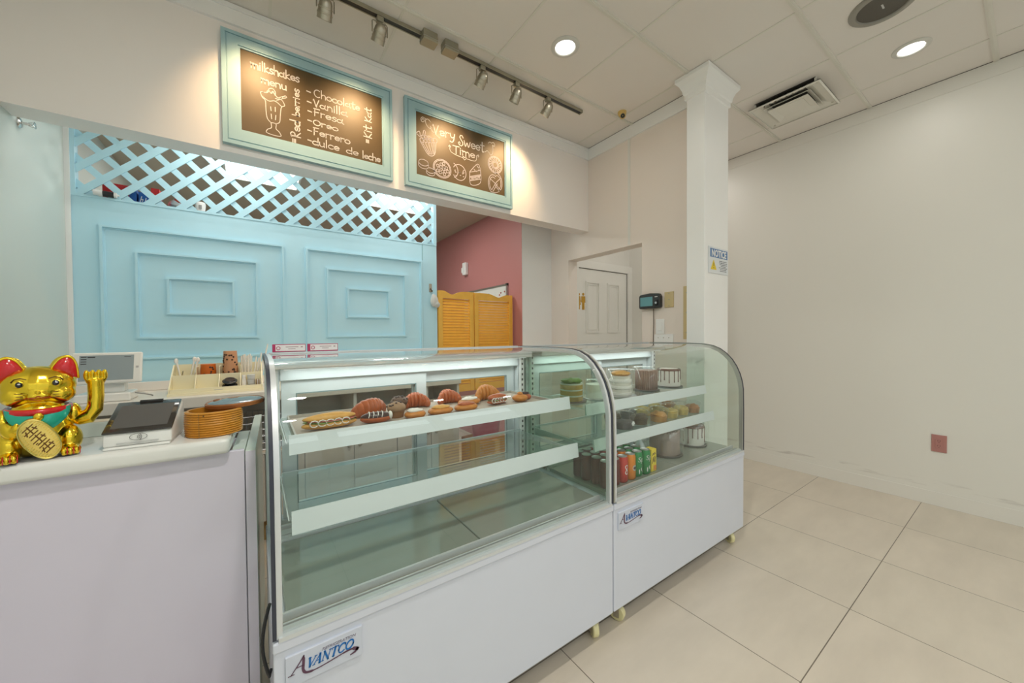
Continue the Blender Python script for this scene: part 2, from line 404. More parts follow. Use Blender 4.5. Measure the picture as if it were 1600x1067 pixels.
# ------------------------------------------------------------------ teal partition with lattice
M_teal = mat('teal_gloss_paint', (0.52, 0.80, 0.92), 0.46, var=0.04, scale=3, bump=0.03, bscale=25)
px0, px1 = XL, 1.39
t = thing('partition', 'teal panelled partition with moulded rectangles and a diamond lattice along its top', 'partition', (0, 0, 0))
obj('panel', bx(px0 + 0.001, px1, YP, YP + 0.05, 0, 2.105), M_teal, t)
obj('ledge', bx(px0 + 0.001, px1, YP - 0.004, YP + 0.16, 2.092, 2.105), M_teal, t)
b = BM(); box(b, px0 + 0.001, -0.835, YP - 0.004, YP + 0.05, 2.105, KZ - 0.002); box(b, px1 - 0.028, px1, YP - 0.004, YP + 0.05, 2.105, KZ - 0.002)
box(b, -0.835, px1 - 0.028, YP - 0.004, YP + 0.05, 2.56, KZ - 0.002)
obj('lattice_frame', b, M_teal, t)
def moulding(x0, x1, z0, z1):
    b = BM(); frame(b, x0, x1, z0, z1, 0.028, YP - 0.007, YP); frame(b, x0 + 0.008, x1 - 0.008, z0 + 0.008, z1 - 0.008, 0.012, YP - 0.020, YP - 0.007)
    obj('moulding', b, M_teal, t)
for r_ in ((-0.750, 0.193, 1.125, 1.945), (-0.603, 0.034, 1.252, 1.808), (-0.461, -0.100, 1.405, 1.660), (0.318, 1.251, 1.125, 1.945), (0.459, 1.101, 1.252, 1.807), (0.606, 0.958, 1.408, 1.662)):
    moulding(*r_)
b = BM(); box(b, 1.250, 1.254, YP - 0.0015, YP + 0.0, 0.98, 2.105); obj('stile_groove', b, mat('teal_groove', '#5b9a9f', 0.5), t)
def lath(bm, x_at, sgn, y0, y1, zr=2.358, s=0.98, hw=0.0183):
    X0, X1, Z0, Z1 = -0.838, px1 - 0.026, 2.10, 2.57
    # centre line z = zr + sgn*s*(x-x_at); offset in z by hw/cos
    hz = hw * math.sqrt(1 + s * s)
    pts = []
    poly = []
    def clip(poly, fn):
        out = []
        for i in range(len(poly)):
            a, c_ = poly[i], poly[(i + 1) % len(poly)]; fa, fc = fn(a), fn(c_)
            if fa >= 0: out.append(a)
            if (fa >= 0) != (fc >= 0):
                tt = fa / (fa - fc); out.append((a[0] + (c_[0] - a[0]) * tt, a[1] + (c_[1] - a[1]) * tt))
        return out
    L0, L1 = x_at - 3, x_at + 3
    zz = lambda x: zr + sgn * s * (x - x_at)
    poly = [(L0, zz(L0) - hz), (L1, zz(L1) - hz), (L1, zz(L1) + hz), (L0, zz(L0) + hz)]
    for fn in (lambda p: p[0] - X0, lambda p: X1 - p[0], lambda p: p[1] - Z0, lambda p: Z1 - p[1]):
        poly = clip(poly, fn)
        if len(poly) < 3: return
    prism(bm, poly, y0, y1, 'Y')
la, lb = BM(), BM()
for k in range(-12, 22):
    lath(la, -0.4246 + 0.1505 * k, 1, YP + 0.004, YP + 0.012); lath(lb, -0.4246 + 0.1505 * k, -1, YP + 0.0125, YP + 0.0205)
obj('lattice', la, M_teal, t); obj('lattice', lb, M_teal, t)
obj('corner_strip', bx(XL + 0.0005, XL + 0.022, YP - 0.012, YP - 0.0045, 0.95, 2.5), M_trim, t)

# ------------------------------------------------------------------ louvred cafe doors
M_oak = mat('honey_oak', (0.92, 0.50, 0.075), 0.4, var=0.14, scale=14, bump=0.03, bscale=40, coat=0.15)
def cafe_door(label, x0, x1, top, flip):
    t = thing('cafe_door', label, 'swing door', ((x0 + x1) / 2, YP + 0.02, 0))
    W = (x1 - x0) / 2; z0, sw = 0.72, 0.046; zt = top
    def topz(u):                       # u 0..1 from hinge side
        uu = u if not flip else 1 - u
        k = 0.036 * math.exp(-((uu - 0.38) / 0.16) ** 2)
        return zt - k - (0.0 if uu < 0.5 else 0.002) - (0.004 if uu < 0.1 else 0)
    for a, bb in ((-W, -W + sw), (W - sw, W)):
        ua, ub = (a + W) / (2 * W), (bb + W) / (2 * W)
        obj('stile', bevel(prism(BM(), [(a, z0), (bb, z0), (bb, topz(ub)), (a, topz(ua))], -0.016, 0.016, 'Y'), 0.003), M_oak, t)
    pts = [(-W + sw + (2 * W - 2 * sw) * i / 24, 0) for i in range(25)]
    poly = [(-W + sw, zt - 0.075), (W - sw, zt - 0.075)] + [(p[0], topz((p[0] + W) / (2 * W))) for p in reversed(pts)]
    obj('top_rail', prism(BM(), poly, -0.014, 0.014, 'Y'), M_oak, t)
    obj('bottom_rail', bx(-W + sw, W - sw, -0.014, 0.014, z0, z0 + 0.07), M_oak, t)
    b = BM(); n = 30; zA, zB = z0 + 0.075, zt - 0.078
    for i in range(n):
        z = zA + (zB - zA) * (i + 0.5) / n
        box(b, -W + sw - 0.004, W - sw + 0.004, -0.0160, 0.0160, -0.0025, 0.0025, Matrix.Translation((0, 0, z)) @ Matrix.Rotation(R(46), 4, 'X'))
    obj('louvres', b, M_oak, t)
    return t
cafe_door('left honey oak louvred swing door with wavy top, hung on the teal partition', 1.405, 1.782, 1.692, False)
cafe_door('right honey oak louvred swing door with wavy top, hung on the pink wall', 1.790, 2.250, 1.690, True)

# ------------------------------------------------------------------ chalk lettering: single-stroke hand
def A_(cx, cy, r, a0, a1, ry=None, n=12): return arc(cx, cy, r, ry or r, a0, a1, n)
GL = {
 'a': (.70, [A_(.25, .27, .23, 40, 400), [(.53, .60), (.50, .12), (.66, 0)]]),
 'b': (.60, [[(.06, 1.05), (.06, 0)], A_(.30, .28, .25, 170, -190)]),
 'c': (.56, [A_(.30, .29, .27, 45, 315)]),
 'd': (.62, [A_(.27, .28, .25, 20, 380), [(.53, 1.05), (.53, 0)]]),
 'e': (.58, [[(.05, .28), (.52, .33)] + A_(.29, .30, .25, 8, 318)]),
 'f': (.50, [[(.50, .95), (.36, 1.03), (.22, .9), (.20, 0)], [(.02, .52), (.42, .55)]]),
 'h': (.60, [[(.06, 1.1), (.06, 0)], [(.06, .3), (.18, .54), (.36, .56), (.48, .42), (.50, 0)]]),
 'i': (.26, [[(.10, .6), (.10, 0)], [(.10, .80), (.11, .84)]]),
 'k': (.56, [[(.06, 1.0), (.06, 0)], [(.44, .58), (.08, .26), (.50, 0)]]),
 'l': (.26, [[(.10, 1.1), (.10, 0)]]),
 'm': (.90, [[(.02, .62), (.08, .56), (.08, 0)], [(.08, .32), (.2, .56), (.34, .56), (.42, .4), (.42, 0)], [(.42, .32), (.54, .56), (.68, .56), (.78, .4), (.80, 0)]]),
 'n': (.62, [[(.06, .6), (.06, 0)], [(.06, .32), (.18, .55), (.36, .57), (.48, .42), (.50, 0)]]),
 'o': (.62, [A_(.29, .29, .27, 80, 440)]),
 'r': (.46, [[(.07, .6), (.07, 0)], [(.07, .34), (.20, .55), (.40, .55)]]),
 's': (.48, [[(.42, .52), (.26, .60), (.10, .50), (.14, .36), (.34, .26), (.40, .12), (.24, 0), (.04, .08)]]),
 't': (.48, [[(.22, 1.0), (.22, .1), (.30, 0), (.42, .05)], [(.0, .66), (.46, .70)]]),
 'u': (.60, [[(.06, .58), (.08, .16), (.22, 0), (.38, .06), (.48, .24)], [(.48, .58), (.50, 0)]]),
 'w': (.80, [[(.02, .58), (.16, .02), (.36, .46), (.52, .02), (.72, .60)]]),
 'y': (.60, [[(.06, .58), (.14, .24), (.30, .16), (.46, .3)], [(.52, .60), (.42, -.05), (.26, -.32), (.06, -.28)]]),
 'C': (.74, [A_(.40, .50, .36, 55, 305, .50)]),
 'V': (.62, [[(.02, .85), (.06, .95), (.28, .02), (.34, .3), (.54, 1.0)]]),
 'U': (.62, [[(.02, .92), (.08, .95), (.10, .25), (.24, .02), (.42, .2), (.46, .9)]]),
 'F': (.58, [[(.10, .95), (.08, 0)], [(.02, .98), (.52, 1.0)], [(.06, .52), (.42, .55)]]),
 'O': (.72, [A_(.34, .42, .32, 90, 450, .42)]),
 'K': (.62, [[(.08, 1.0), (.06, 0)], [(.52, .95), (.10, .45), (.54, 0)]]),
 'R': (.68, [[(.10, .98), (.08, 0)], [(.02, .92), (.30, 1.02), (.50, .85), (.42, .6), (.10, .50), (.56, 0)]]),
 'T': (.70, [[(.02, .95), (.66, 1.0)], [(.34, .98), (.34, 0)]]),
 'S': (.66, [[(.56, .86), (.44, 1.05), (.24, 1.02), (.16, .82), (.30, .60), (.50, .38), (.52, .14), (.34, -.04), (.10, .02), (.0, .2), (.10, .34), (.2, .22)]]),
 '-': (.42, [[(.02, .36), (.34, .32)]]),
}
def smooth_pts(p, n=4):
    if len(p) < 3 or len(p) > 11: return p
    P = [Vector(q) for q in p]; out = []
    for i in range(len(P) - 1):
        a = P[max(i - 1, 0)]; b = P[i]; c = P[i + 1]; d = P[min(i + 2, len(P) - 1)]
        for k in range(n):
            t = k / n
            out.append(0.5 * ((2 * b) + (c - a) * t + (2 * a - 5 * b + 4 * c - d) * t * t + (3 * b - a - 3 * c + d) * t ** 3))
    out.append(P[-1])
    return [(v.x, v.y) for v in out]
def chalk_word(bm, s, x, z, h, width=None, w=0.0055, y=0.0, vertical=False, up=0.0, jitter=0.02):
    adv = sum(GL[c][0] if c in GL else .45 for c in s)
    sx = h if width is None else width / adv
    cx = 0.0
    for ch in s:
        if ch not in GL: cx += .45; continue
        a, st = GL[ch]
        for p in st:
            q = [(px_ * sx + cx * sx, py_ * h + up * cx * sx + random.uniform(-jitter, jitter) * h * 0.15) for px_, py_ in smooth_pts(p)]
            if vertical: q = [(-v, u) for u, v in q]
            ribbon(bm, [(x + u, z + v) for u, v in q], w * random.uniform(.85, 1.15), y)
        cx += a
    return bm
def strokes(bm, lst, w, y=0.0, ox=0.0, oz=0.0, s=1.0, sm=True):
    for p in lst: ribbon(bm, [(ox + s * a, oz + s * c_) for a, c_ in (smooth_pts(p) if sm else p)], w, y)
    return bm

M_frame_teal = mat('pale_teal_frame_paint', (0.33, 0.51, 0.56), 0.4, var=0.04, scale=8)
M_chalkboard = mat('chalkboard', (0.092, 0.058, 0.02), 0.45, var=0.25, scale=5, bump=0.03, bscale=30, spec=0.42)
M_chalk = mat('chalk', (0.58, 0.56, 0.55), 0.9, var=0.12, scale=60)
M_chalk_d = mat('violet_white_chalk', (0.58, 0.53, 0.56), 0.9, var=0.12, scale=60)
BY = YH - 0.030
def board(name, label, x0, x1, z0, z1, ix0, ix1, iz0, iz1):
    t = thing(name, label, 'menu board', ((x0 + x1) / 2, BY, (z0 + z1) / 2))
    cx, cz = (x0 + x1) / 2, (z0 + z1) / 2
    x0 -= cx; x1 -= cx; ix0 -= cx; ix1 -= cx; z0 -= cz; z1 -= cz; iz0 -= cz; iz1 -= cz
    b = BM(); ww = ix0 - x0
    o = [(x0, z0), (x1, z0), (x1, z1), (x0, z1)]; i = [(ix0, iz0), (ix1, iz0), (ix1, iz1), (ix0, iz1)]
    lerp = lambda k, f: (o[k][0] + (i[k][0] - o[k][0]) * f, o[k][1] + (i[k][1] - o[k][1]) * f)
    for f0, f1, ya, yb in ((0, .22, -0.002, 0.030), (.22, .30, 0.005, 0.030), (.30, .88, 0.0, 0.030), (.88, 1.0, 0.006, 0.030)):
        for k in range(4):
            j = (k + 1) % 4; prism(b, [lerp(k, f0), lerp(j, f0), lerp(j, f1), lerp(k, f1)], ya, yb, 'Y')
    obj('frame', b, M_frame_teal, t)
    obj('chalkboard', bx(ix0 - .004, ix1 + .004, 0.012, 0.022, iz0 - .004, iz1 + .004), M_chalkboard, t)
    return t, cx, cz
YB_ = 0.0118
t, cx, cz = board('menu_board', 'teal framed chalkboard listing milkshake flavours, left of the two menu boards', -0.122, 0.774, 2.302, 2.903, -0.040, 0.708, 2.391, 2.829)
b = BM()
chalk_word(b, 'milkshakes', 0.004 - cx, 2.745 - cz, 0.047, 0.235, 0.0056, YB_, up=0.03); obj('chalk_title', b, M_chalk, t); b = BM()
chalk_word(b, 'menu', 0.050 - cx, 2.680 - cz, 0.043, 0.125, 0.0050, YB_, up=0.02)
obj('chalk_title', b, M_chalk, t); 
for s, x, z, h, wd, xd in (('Chocolate', .312, 2.700, .043, .262, .284), ('Vanilla', .308, 2.640, .043, .192, .286), ('Fresa', .310, 2.586, .043, .168, .288), ('Oreo', .306, 2.531, .036, .140, .287), ('Ferrero', .306, 2.472, .043, .208, .286)):
    b = BM(); chalk_word(b, s, x - cx, z - cz, h, wd, 0.0050, YB_)
    ribbon(b, [(xd - 0.008 - cx, z + .018 - cz), (xd + .010 - cx, z + .016 - cz)], 0.006, YB_)
    obj('chalk_line', b, M_chalk, t)
b = BM()
chalk_word(b, 'dulce', .300 - cx, 2.412 - cz, .043, .150, 0.0052, YB_); obj('chalk_word', chalk_word(BM(), 'de', .487 - cx, 2.413 - cz, .040, .075, 0.0052, YB_), M_chalk, t); obj('chalk_word', chalk_word(BM(), 'leche', .583 - cx, 2.408 - cz, .042, .115, 0.0052, YB_), M_chalk, t)
ribbon(b, [(.278 - cx, 2.432 - cz), (.294 - cx, 2.430 - cz)], 0.006, YB_)
obj('chalk_line', b, M_chalk, t); b = BM()
def square_mark(x, z):
    for q in range(3): ribbon(b, [(x - .006 - cx + q * .007, z - .008 - cz), (x - .006 - cx + q * .007, z + .010 - cz)], 0.005, YB_)
square_mark(.205, 2.405)
chalk_word(b, 'Red', .238 - cx, 2.428 - cz, .048, .098, 0.006, YB_, vertical=True); chalk_word(b, 'berries', .236 - cx, 2.552 - cz, .036, .160, 0.0048, YB_, vertical=True)
obj('chalk_line', b, M_chalk, t); b = BM(); square_mark(.615, 2.522)
chalk_word(b, 'Kit', .642 - cx, 2.545 - cz, .048, .080, 0.0055, YB_, vertical=True); chalk_word(b, 'Kat', .642 - cx, 2.648 - cz, .040, .090, 0.005, YB_, vertical=True)
obj('chalk_line', b, M_chalk, t)
b = BM()                                            # a milkshake in a footed glass
G = [[(-.045, .10), (-.058, .095), (-.05, .07), (-.036, .055), (-.034, .0), (-.028, -.04), (-.012, -.058)], [(.045, .085), (.056, .06), (.040, .045), (.034, .0), (.030, -.042), (.012, -.058)],
     [(-.012, -.058), (-.010, -.085), (-.028, -.10), (-.034, -.118), (-.01, -.124), (.02, -.124), (.036, -.118), (.026, -.098), (.012, -.085), (.012, -.058), (-.012, -.058)],
     [(-.045, .10), (-.025, .105), (-.018, .128), (.0, .135), (.012, .12), (.014, .10), (.045, .085)], [(-.05, .075), (-.02, .06), (.01, .07), (.04, .05)],
     [(.012, .085), (.062, .118)], [(.018, .078), (.068, .110)], [(.062, .118), (.068, .110)], [(.03, .095), (.034, .088)], [(.045, .105), (.05, .098)],
     [(-.03, .105), (-.02, .12), (-.008, .105), (.0, .122), (.01, .102)], [(-.012, .03), (-.010, .01)], [(-.010, -.01), (-.008, -.035)], [(.010, .035), (.010, .012)], [(.012, -.01), (.010, -.035)], [(-.02, .112), (.008, .112)]]
strokes(b, G, 0.0038, YB_, 0.106 - cx, 2.532 - cz)
obj('chalk_drawing', b, M_chalk, t)

t, cx, cz = board('menu_board', 'teal framed chalkboard with sweets drawings and Very Sweet Time, right of the two menu boards', 0.860, 1.752, 2.300, 2.904, 0.941, 1.680, 2.392, 2.827)
b = BM()
chalk_word(b, 'Very', 1.066 - cx, 2.712 - cz, .066, .178, 0.0065, YB_, up=0.02); obj('chalk_title', b, M_chalk, t); b = BM(); chalk_word(b, 'Sweet', 1.268 - cx, 2.690 - cz, .072, .225, 0.0068, YB_, up=0.02); obj('chalk_title', b, M_chalk, t); b = BM()
chalk_word(b, 'Time', 1.222 - cx, 2.618 - cz, .056, .190, 0.0065, YB_, up=0.04)
obj('chalk_title', b, M_chalk, t); b = BM()
strokes(b, [[(1.196, 2.655), (1.205, 2.622), (1.25, 2.608), (1.30, 2.603)], [(1.34, 2.603), (1.39, 2.602), (1.418, 2.612), (1.424, 2.65)], [(1.318, 2.588), (1.304, 2.606), (1.310, 2.614), (1.319, 2.606), (1.329, 2.614), (1.334, 2.606), (1.318, 2.588)],
            [(1.188, 2.655), (1.196, 2.665), (1.203, 2.655), (1.196, 2.648)], [(1.430, 2.650), (1.437, 2.66), (1.443, 2.65), (1.436, 2.643)],
            ], 0.004, YB_, -cx, -cz)
obj('chalk_underline', b, M_chalk, t); b = BM()
strokes(b, [[(.985, 2.782), (.992, 2.792), (1.002, 2.786), (.998, 2.772), (.984, 2.770), (.978, 2.786), (.990, 2.802), (1.015, 2.796)], [(1.05, 2.786), (1.03, 2.800), (1.012, 2.788), (1.016, 2.762), (1.034, 2.742), (1.052, 2.742), (1.048, 2.756)], [(1.052, 2.735), (1.078, 2.715), (1.102, 2.700), (1.12, 2.694)],
            ], 0.004, YB_, -cx, -cz)
obj('chalk_flourish', b, M_chalk, t); b = BM()
strokes(b, [[(1.53, 2.778), (1.545, 2.790), (1.56, 2.786), (1.575, 2.796), (1.590, 2.782), (1.582, 2.765), (1.570, 2.772), (1.572, 2.740), (1.565, 2.700), (1.548, 2.690), (1.540, 2.702)], [(1.50, 2.70), (1.52, 2.715), (1.54, 2.70)]], 0.004, YB_, -cx, -cz)
obj('chalk_flourish', b, M_chalk, t)
def draw(nm, D):
    b = BM(); strokes(b, [q for q in D if len(q) > 1], 0.0042, YB_, -cx, -cz); obj(nm, b, M_chalk_d, t)
D = []
D = []
D += [[(.972, 2.628), (1.030, 2.550), (1.078, 2.565), (1.088, 2.650)], [(.985, 2.626), (1.036, 2.556)], [(1.006, 2.630), (1.046, 2.558)], [(1.030, 2.636), (1.056, 2.560)], [(1.055, 2.642), (1.066, 2.565)], [(1.074, 2.648), (1.074, 2.570)]]
D += [arc(.985 + .0 + k * .024, 2.640 + k * .006, .016, .016, 0, 360, 10) for k in range(5)] + [arc(.992 + k * .022, 2.662 + k * .004, .014, .013, 0, 360, 10) for k in range(3)] + [[(.990, 2.672), (.998, 2.712), (1.010, 2.704), (1.004, 2.676)], [(.945, 2.680), (.966, 2.695), (.970, 2.66), (.948, 2.672)]]
draw('chalk_cupcake', D)
D = []
for mx_, mz_, s in ((.994, 2.473, 1.0), (1.046, 2.432, .85)):
    D += [arc(mx_, mz_ + .012 * s, .036 * s, .022 * s, 0, 360, 18), arc(mx_, mz_ - .008 * s, .037 * s, .022 * s, 180, 360, 10), [(mx_ - .036 * s, mz_ + .012 * s), (mx_ - .037 * s, mz_ - .008 * s)], [(mx_ + .036 * s, mz_ + .012 * s), (mx_ + .037 * s, mz_ - .008 * s)]]
draw('chalk_macarons', D)
D = []
D += [arc(1.136, 2.478, .070, .066, 0, 360, 26), arc(1.136, 2.478, .062, .058, 0, 360, 26)]
for k in range(14):
    a = k * 2.4; r_ = .046 * math.sqrt((k + .5) / 14); D.append(arc(1.136 + r_ * math.cos(a), 2.478 + r_ * math.sin(a), .010, .010, 0, 360, 7))
draw('chalk_pizza', D)
D = []
D += [arc(1.275, 2.485, .055, .058, -150, 150, 20), arc(1.222, 2.49, .040, .052, -75, 80, 10)]
for k in range(11): D.append([(1.262 + .05 * random.random(), 2.448 + .075 * random.random())] * 1)
for k in range(10):
    x, z = 1.268 + .045 * random.random(), 2.445 + .08 * random.random(); D.append([(x, z), (x + .006, z + .003)])
for k in range(5): x, z = 1.226 + .02 * random.random(), 2.455 + .06 * random.random(); D.append([(x, z), (x + .004, z)])
draw('chalk_bitten_cookie', D)
D = []
D += [[(1.362, 2.512), (1.430, 2.588), (1.456, 2.556)], [(1.362, 2.512), (1.370, 2.418), (1.455, 2.450), (1.456, 2.556)], [(1.364, 2.510), (1.456, 2.545)], [(1.366, 2.478), (1.456, 2.512)], [(1.367, 2.470), (1.456, 2.504)], [(1.368, 2.446), (1.456, 2.478)], [(1.40, 2.54), (1.42, 2.528), (1.446, 2.55)], [(1.425, 2.575), (1.44, 2.560)]]
D += [[(1.372 + .012 * k, 2.452 + .0045 * k), (1.378 + .012 * k, 2.470 + .0045 * k)] for k in range(7)]
draw('chalk_cake_slice', D)
D = []
D += [arc(1.592, 2.623, .066, .066, 0, 360, 24), arc(1.592, 2.623, .022, .022, 0, 360, 14), arc(1.592, 2.623, .058, .058, 0, 360, 24), arc(1.592, 2.623, .030, .030, 0, 360, 14)]
for k in range(16):
    a = R(22.5 * k); D.append([(1.592 + .036 * math.cos(a), 2.623 + .036 * math.sin(a)), (1.592 + .054 * math.cos(a + .12), 2.623 + .054 * math.sin(a + .12))])
draw('chalk_doughnut', D)
D = []
for rr in (.072, .054):
    D += [arc(1.572, 2.468, rr * .62, rr, 60, 250, 14), arc(1.612, 2.488, rr * .62, rr, -70, 120, 14)]
D += [[(1.56, 2.42), (1.60, 2.485), (1.645, 2.53)], [(1.572, 2.412), (1.612, 2.478)], [(1.64, 2.43), (1.60, 2.47), (1.55, 2.50)], [(1.63, 2.42), (1.592, 2.46)], [(1.55, 2.402), (1.60, 2.405), (1.64, 2.43)]]
draw('chalk_pretzel', D)

# ------------------------------------------------------------------ track lighting
WARM = (1.0, 0.66, 0.34)
M_trackm = mat('olive_nickel', (0.40, 0.37, 0.28), 0.4, 0.6, var=0.08, scale=20)
TY = 2.112
t = thing('track_rail', 'long straight lighting track on the ceiling in front of the menu boards', 'track', (1.1, TY, CZ))
for a, bb in ((-1.45, -0.262), (-0.035, 1.064)):
    obj('rail', box(box(bx(a, bb, -0.018, -0.015, -0.022, -0.010), a, bb, 0.012, 0.018, -0.022, -0.010), a, bb, -0.018, 0.018, -0.010, -0.0005), M_trackm, t)
    obj('groove', bx(a + .001, bb - .006, -0.0149, 0.0119, -0.0205, -0.0102), M_black, t)
obj('end_cap', bbox_(1.0642, 1.074, -0.019, 0.019, -0.024, -0.0005, 0.002), M_trackm, t)
for x, lb in ((0.875, 'nickel feed box on the lighting track, the one nearer the flavour menu board'), (1.010, 'nickel feed box on the lighting track, the one nearer the round ceiling light')):
    t = thing('track_feed_box', lb, 'feed box', (x, TY - 0.025, CZ), 0, 'feed boxes on the lighting track')
    obj('cover', bbox_(-0.046, 0.046, -0.036, 0.032, -0.062, -0.028, 0.004), M_trackm, t)
    obj('base', bbox_(-0.044, 0.044, -0.032, 0.036, -0.028, -0.001, 0.003), M_trackm, t)
    obj('seam', bx(-0.0465, 0.0465, -0.0368, 0.0325, -0.047, -0.044), M_alu, t)
HEADS = [(0.030, 0.06, 2.50, 1, 'ribbed nickel spotlight on the track just outside the left end of the photo'), (0.325, 0.30, 2.40, 0, 'ribbed nickel spotlight at the left end of the track, cut by the top edge'), (0.598, 0.52, 2.50, 1, 'ribbed nickel spotlight above the right half of the milkshake board'), (1.256, 1.15, 2.50, 1, 'ribbed nickel spotlight, first one right of the feed boxes'),
         (1.536, 1.45, 2.35, 0, 'ribbed nickel spotlight, middle one right of the feed boxes'), (1.824, 1.70, 2.50, 1, 'ribbed nickel spotlight nearest the right end of the track')]
M_lens = mat('warm_lamp_lens', (1.0, 0.72, 0.42), 0.4, emit=12.0)
M_lens_off = mat('unlit_lamp_lens', (0.5, 0.48, 0.42), 0.2)
for x, ax, az, lit, lb in HEADS:
    t = thing('track_spotlight', lb, 'spotlight', (x, TY, CZ - 0.020), 0, 'spotlights on the track')
    obj('adapter', bbox_(-0.018, 0.018, -0.016, 0.016, -0.030, -0.002, 0.003), M_trackm, t)
    hc = Vector((0.0, 0.010, -0.088)); aim = (Vector((ax, YH, az)) - Vector((x, TY, CZ - 0.02)) - hc).normalized()
    b = BM(); tube(b, [(-0.041, 0.004, -0.092), (-0.041, 0.002, -0.034), (-0.036, 0.0, -0.029), (0.036, 0.0, -0.029), (0.041, 0.002, -0.034), (0.041, 0.004, -0.092)], 0.003, 6)
    obj('yoke', b, M_nickel, t, 60)
    q = aim.to_track_quat('Z', 'X').to_matrix().to_4x4(); Mh = Matrix.Translation(hc) @ q
    prof = [(0.0, -0.052), (0.013, -0.052), (0.024, -0.044), (0.031, -0.030), (0.0325, -0.012), (0.035, -0.011), (0.035, -0.005), (0.0335, -0.004), (0.0345, 0.012), (0.037, 0.013), (0.037, 0.019), (0.035, 0.020), (0.036, 0.042), (0.033, 0.042), (0.030, 0.030), (0.0, 0.028)]
    obj('lamp_head', xf(lat(prof, 24, cap=False), Mh), M_nickel, t, 40)
    obj('lens', xf(lat([(0.0, 0.030), (0.029, 0.0302), (0.0, 0.033)], 20, cap=False), Mh), M_lens if lit else M_lens_off, t)
    cpts = [(0.01, 0, -0.028), (0.028, -0.012, -0.034), (0.022, -0.024, -0.042)]
    obj('cord', tube(BM(), cpts + [Mh @ Vector((0, 0, -0.05))], 0.0025, 6), M_nickel, t, 60)
    if not lit: continue
    wp = Matrix.Translation(t.location) @ Mh @ Vector((0, 0, 0.05))
    lamp('spot_beam', 'SPOT', wp, 26.0, WARM, 0.04, (ax, YH, az), 88, 1.0)

# ------------------------------------------------------------------ ceiling fixtures
M_ring = mat('white_ceiling_ring', (0.66, 0.65, 0.61), 0.4)
M_disc = mat('downlight_diffuser', (1.0, 0.98, 0.94), 0.5, emit=3.5)
for x, y, lb in ((1.612, 1.700, 'round recessed ceiling light between the track and the column'), (3.423, 0.470, 'round recessed ceiling light beyond the vent, near the right wall')):
    t = thing('ceiling_downlight', lb, 'ceiling light', (x, y, CZ), 0, 'recessed ceiling lights')
    obj('trim_ring', lat([(0.060, -0.004), (0.064, -0.009), (0.080, -0.009), (0.088, -0.003), (0.088, -0.0005), (0.060, -0.0005)], 40, cap=False), M_ring, t, 40)
    obj('diffuser', lat([(0.0605, -0.0006), (0.0605, -0.004)], 40), M_disc, t)
    lamp('downlight_beam', 'AREA', (x, y, CZ - 0.012), 2.2, (1, 0.96, 0.88), 0.11)
t = thing('ceiling_speaker', 'round dark ceiling speaker at the top edge of the photo', 'speaker', (2.850, 0.500, CZ))
obj('rim', lat([(0.105, -0.002), (0.110, -0.012), (0.132, -0.012), (0.142, -0.004), (0.142, -0.0005), (0.105, -0.0005)], 40, cap=False), mat('dull_grey_rim', (0.30, 0.285, 0.25), 0.4), t, 40)
obj('grille', lat([(0.106, -0.0006), (0.106, -0.006)], 40), mat('dark_speaker_grille', (0.10, 0.09, 0.075), 0.6, bump=0.3, bscale=400), t)
obj('badge', bx(-0.02, 0.02, -0.004, 0.004, -0.0075, -0.006), M_alu, t)
t = thing('ceiling_vent', 'square white ceiling air diffuser hanging loose from its opening', 'vent', (3.440, 1.095, CZ))
M_vent = mat('vent_paint', (0.74, 0.72, 0.66), 0.45)
def ring(bm, s0, z0, s1, z1, th=0.004):
    for sgn in (0, 1):
        pass
    A = [(-s0, -s0, z0), (s0, -s0, z0), (s0, s0, z0), (-s0, s0, z0)]; B = [(-s1, -s1, z1), (s1, -s1, z1), (s1, s1, z1), (-s1, s1, z1)]
    va = [bm.verts.new(p) for p in A]; vb = [bm.verts.new(p) for p in B]
    va2 = [bm.verts.new((p[0], p[1], p[2] + th)) for p in A]; vb2 = [bm.verts.new((p[0], p[1], p[2] + th)) for p in B]
    for i in range(4):
        j = (i + 1) % 4
        bm.faces.new((va[i], va[j], vb[j], vb[i])); bm.faces.new((va2[j], va2[i], vb2[i], vb2[j])); bm.faces.new((va[j], va[i], va2[i], va2[j])); bm.faces.new((vb[i], vb[j], vb2[j], vb2[i]))
    return bm
obj('duct_opening', bx(-0.20, 0.19, -0.19, 0.19, -0.004, -0.0005), M_dark, t)
b = BM(); tube(b, [(-0.165 + .017 * math.cos(R(40 * k)), -0.15 + .0041 * k, -0.022 + .014 * math.sin(R(40 * k))) for k in range(75)], 0.004, 5)
obj('flex_duct', b, mat('dusty_foil', (0.12, 0.11, 0.09), 0.5, 0.4), t, 60)
b = ring(BM(), 0.225, -0.046, 0.165, -0.030); ring(b, 0.225, -0.046, 0.215, -0.052)
obj('outer_frame', b, M_vent, t)
obj('middle_cone', ring(ring(BM(), 0.165, -0.030, 0.120, -0.012), 0.150, -0.050, 0.115, -0.026), M_vent, t)
b = ring(BM(), 0.128, -0.062, 0.085, -0.050); box(b, -0.085, 0.085, -0.085, 0.085, -0.052, -0.048)
obj('inner_cone', b, M_vent, t)
for sx in (-0.19, 0.19):
    for sy in (-0.19, 0.19): obj('hanger_clip', bx(sx - .006, sx + .006, sy - .006, sy + .006, -0.045, -0.001), M_vent, t)
t = thing('security_camera', 'small beige dome camera with a black lens on the ceiling near the column', 'camera', (2.456, 1.934, CZ))
M_beige = mat('aged_beige_plastic', '#d8b970', 0.4)
obj('base', lat([(0.0, -0.0005), (0.034, -0.0005), (0.034, -0.012), (0.026, -0.030), (0.0, -0.034)], 24, cap=False), M_beige, t, 50)
obj('eyeball', ell(BM(), (-0.008, -0.012, -0.038), (0.024, 0.024, 0.024)), M_beige, t, 180)
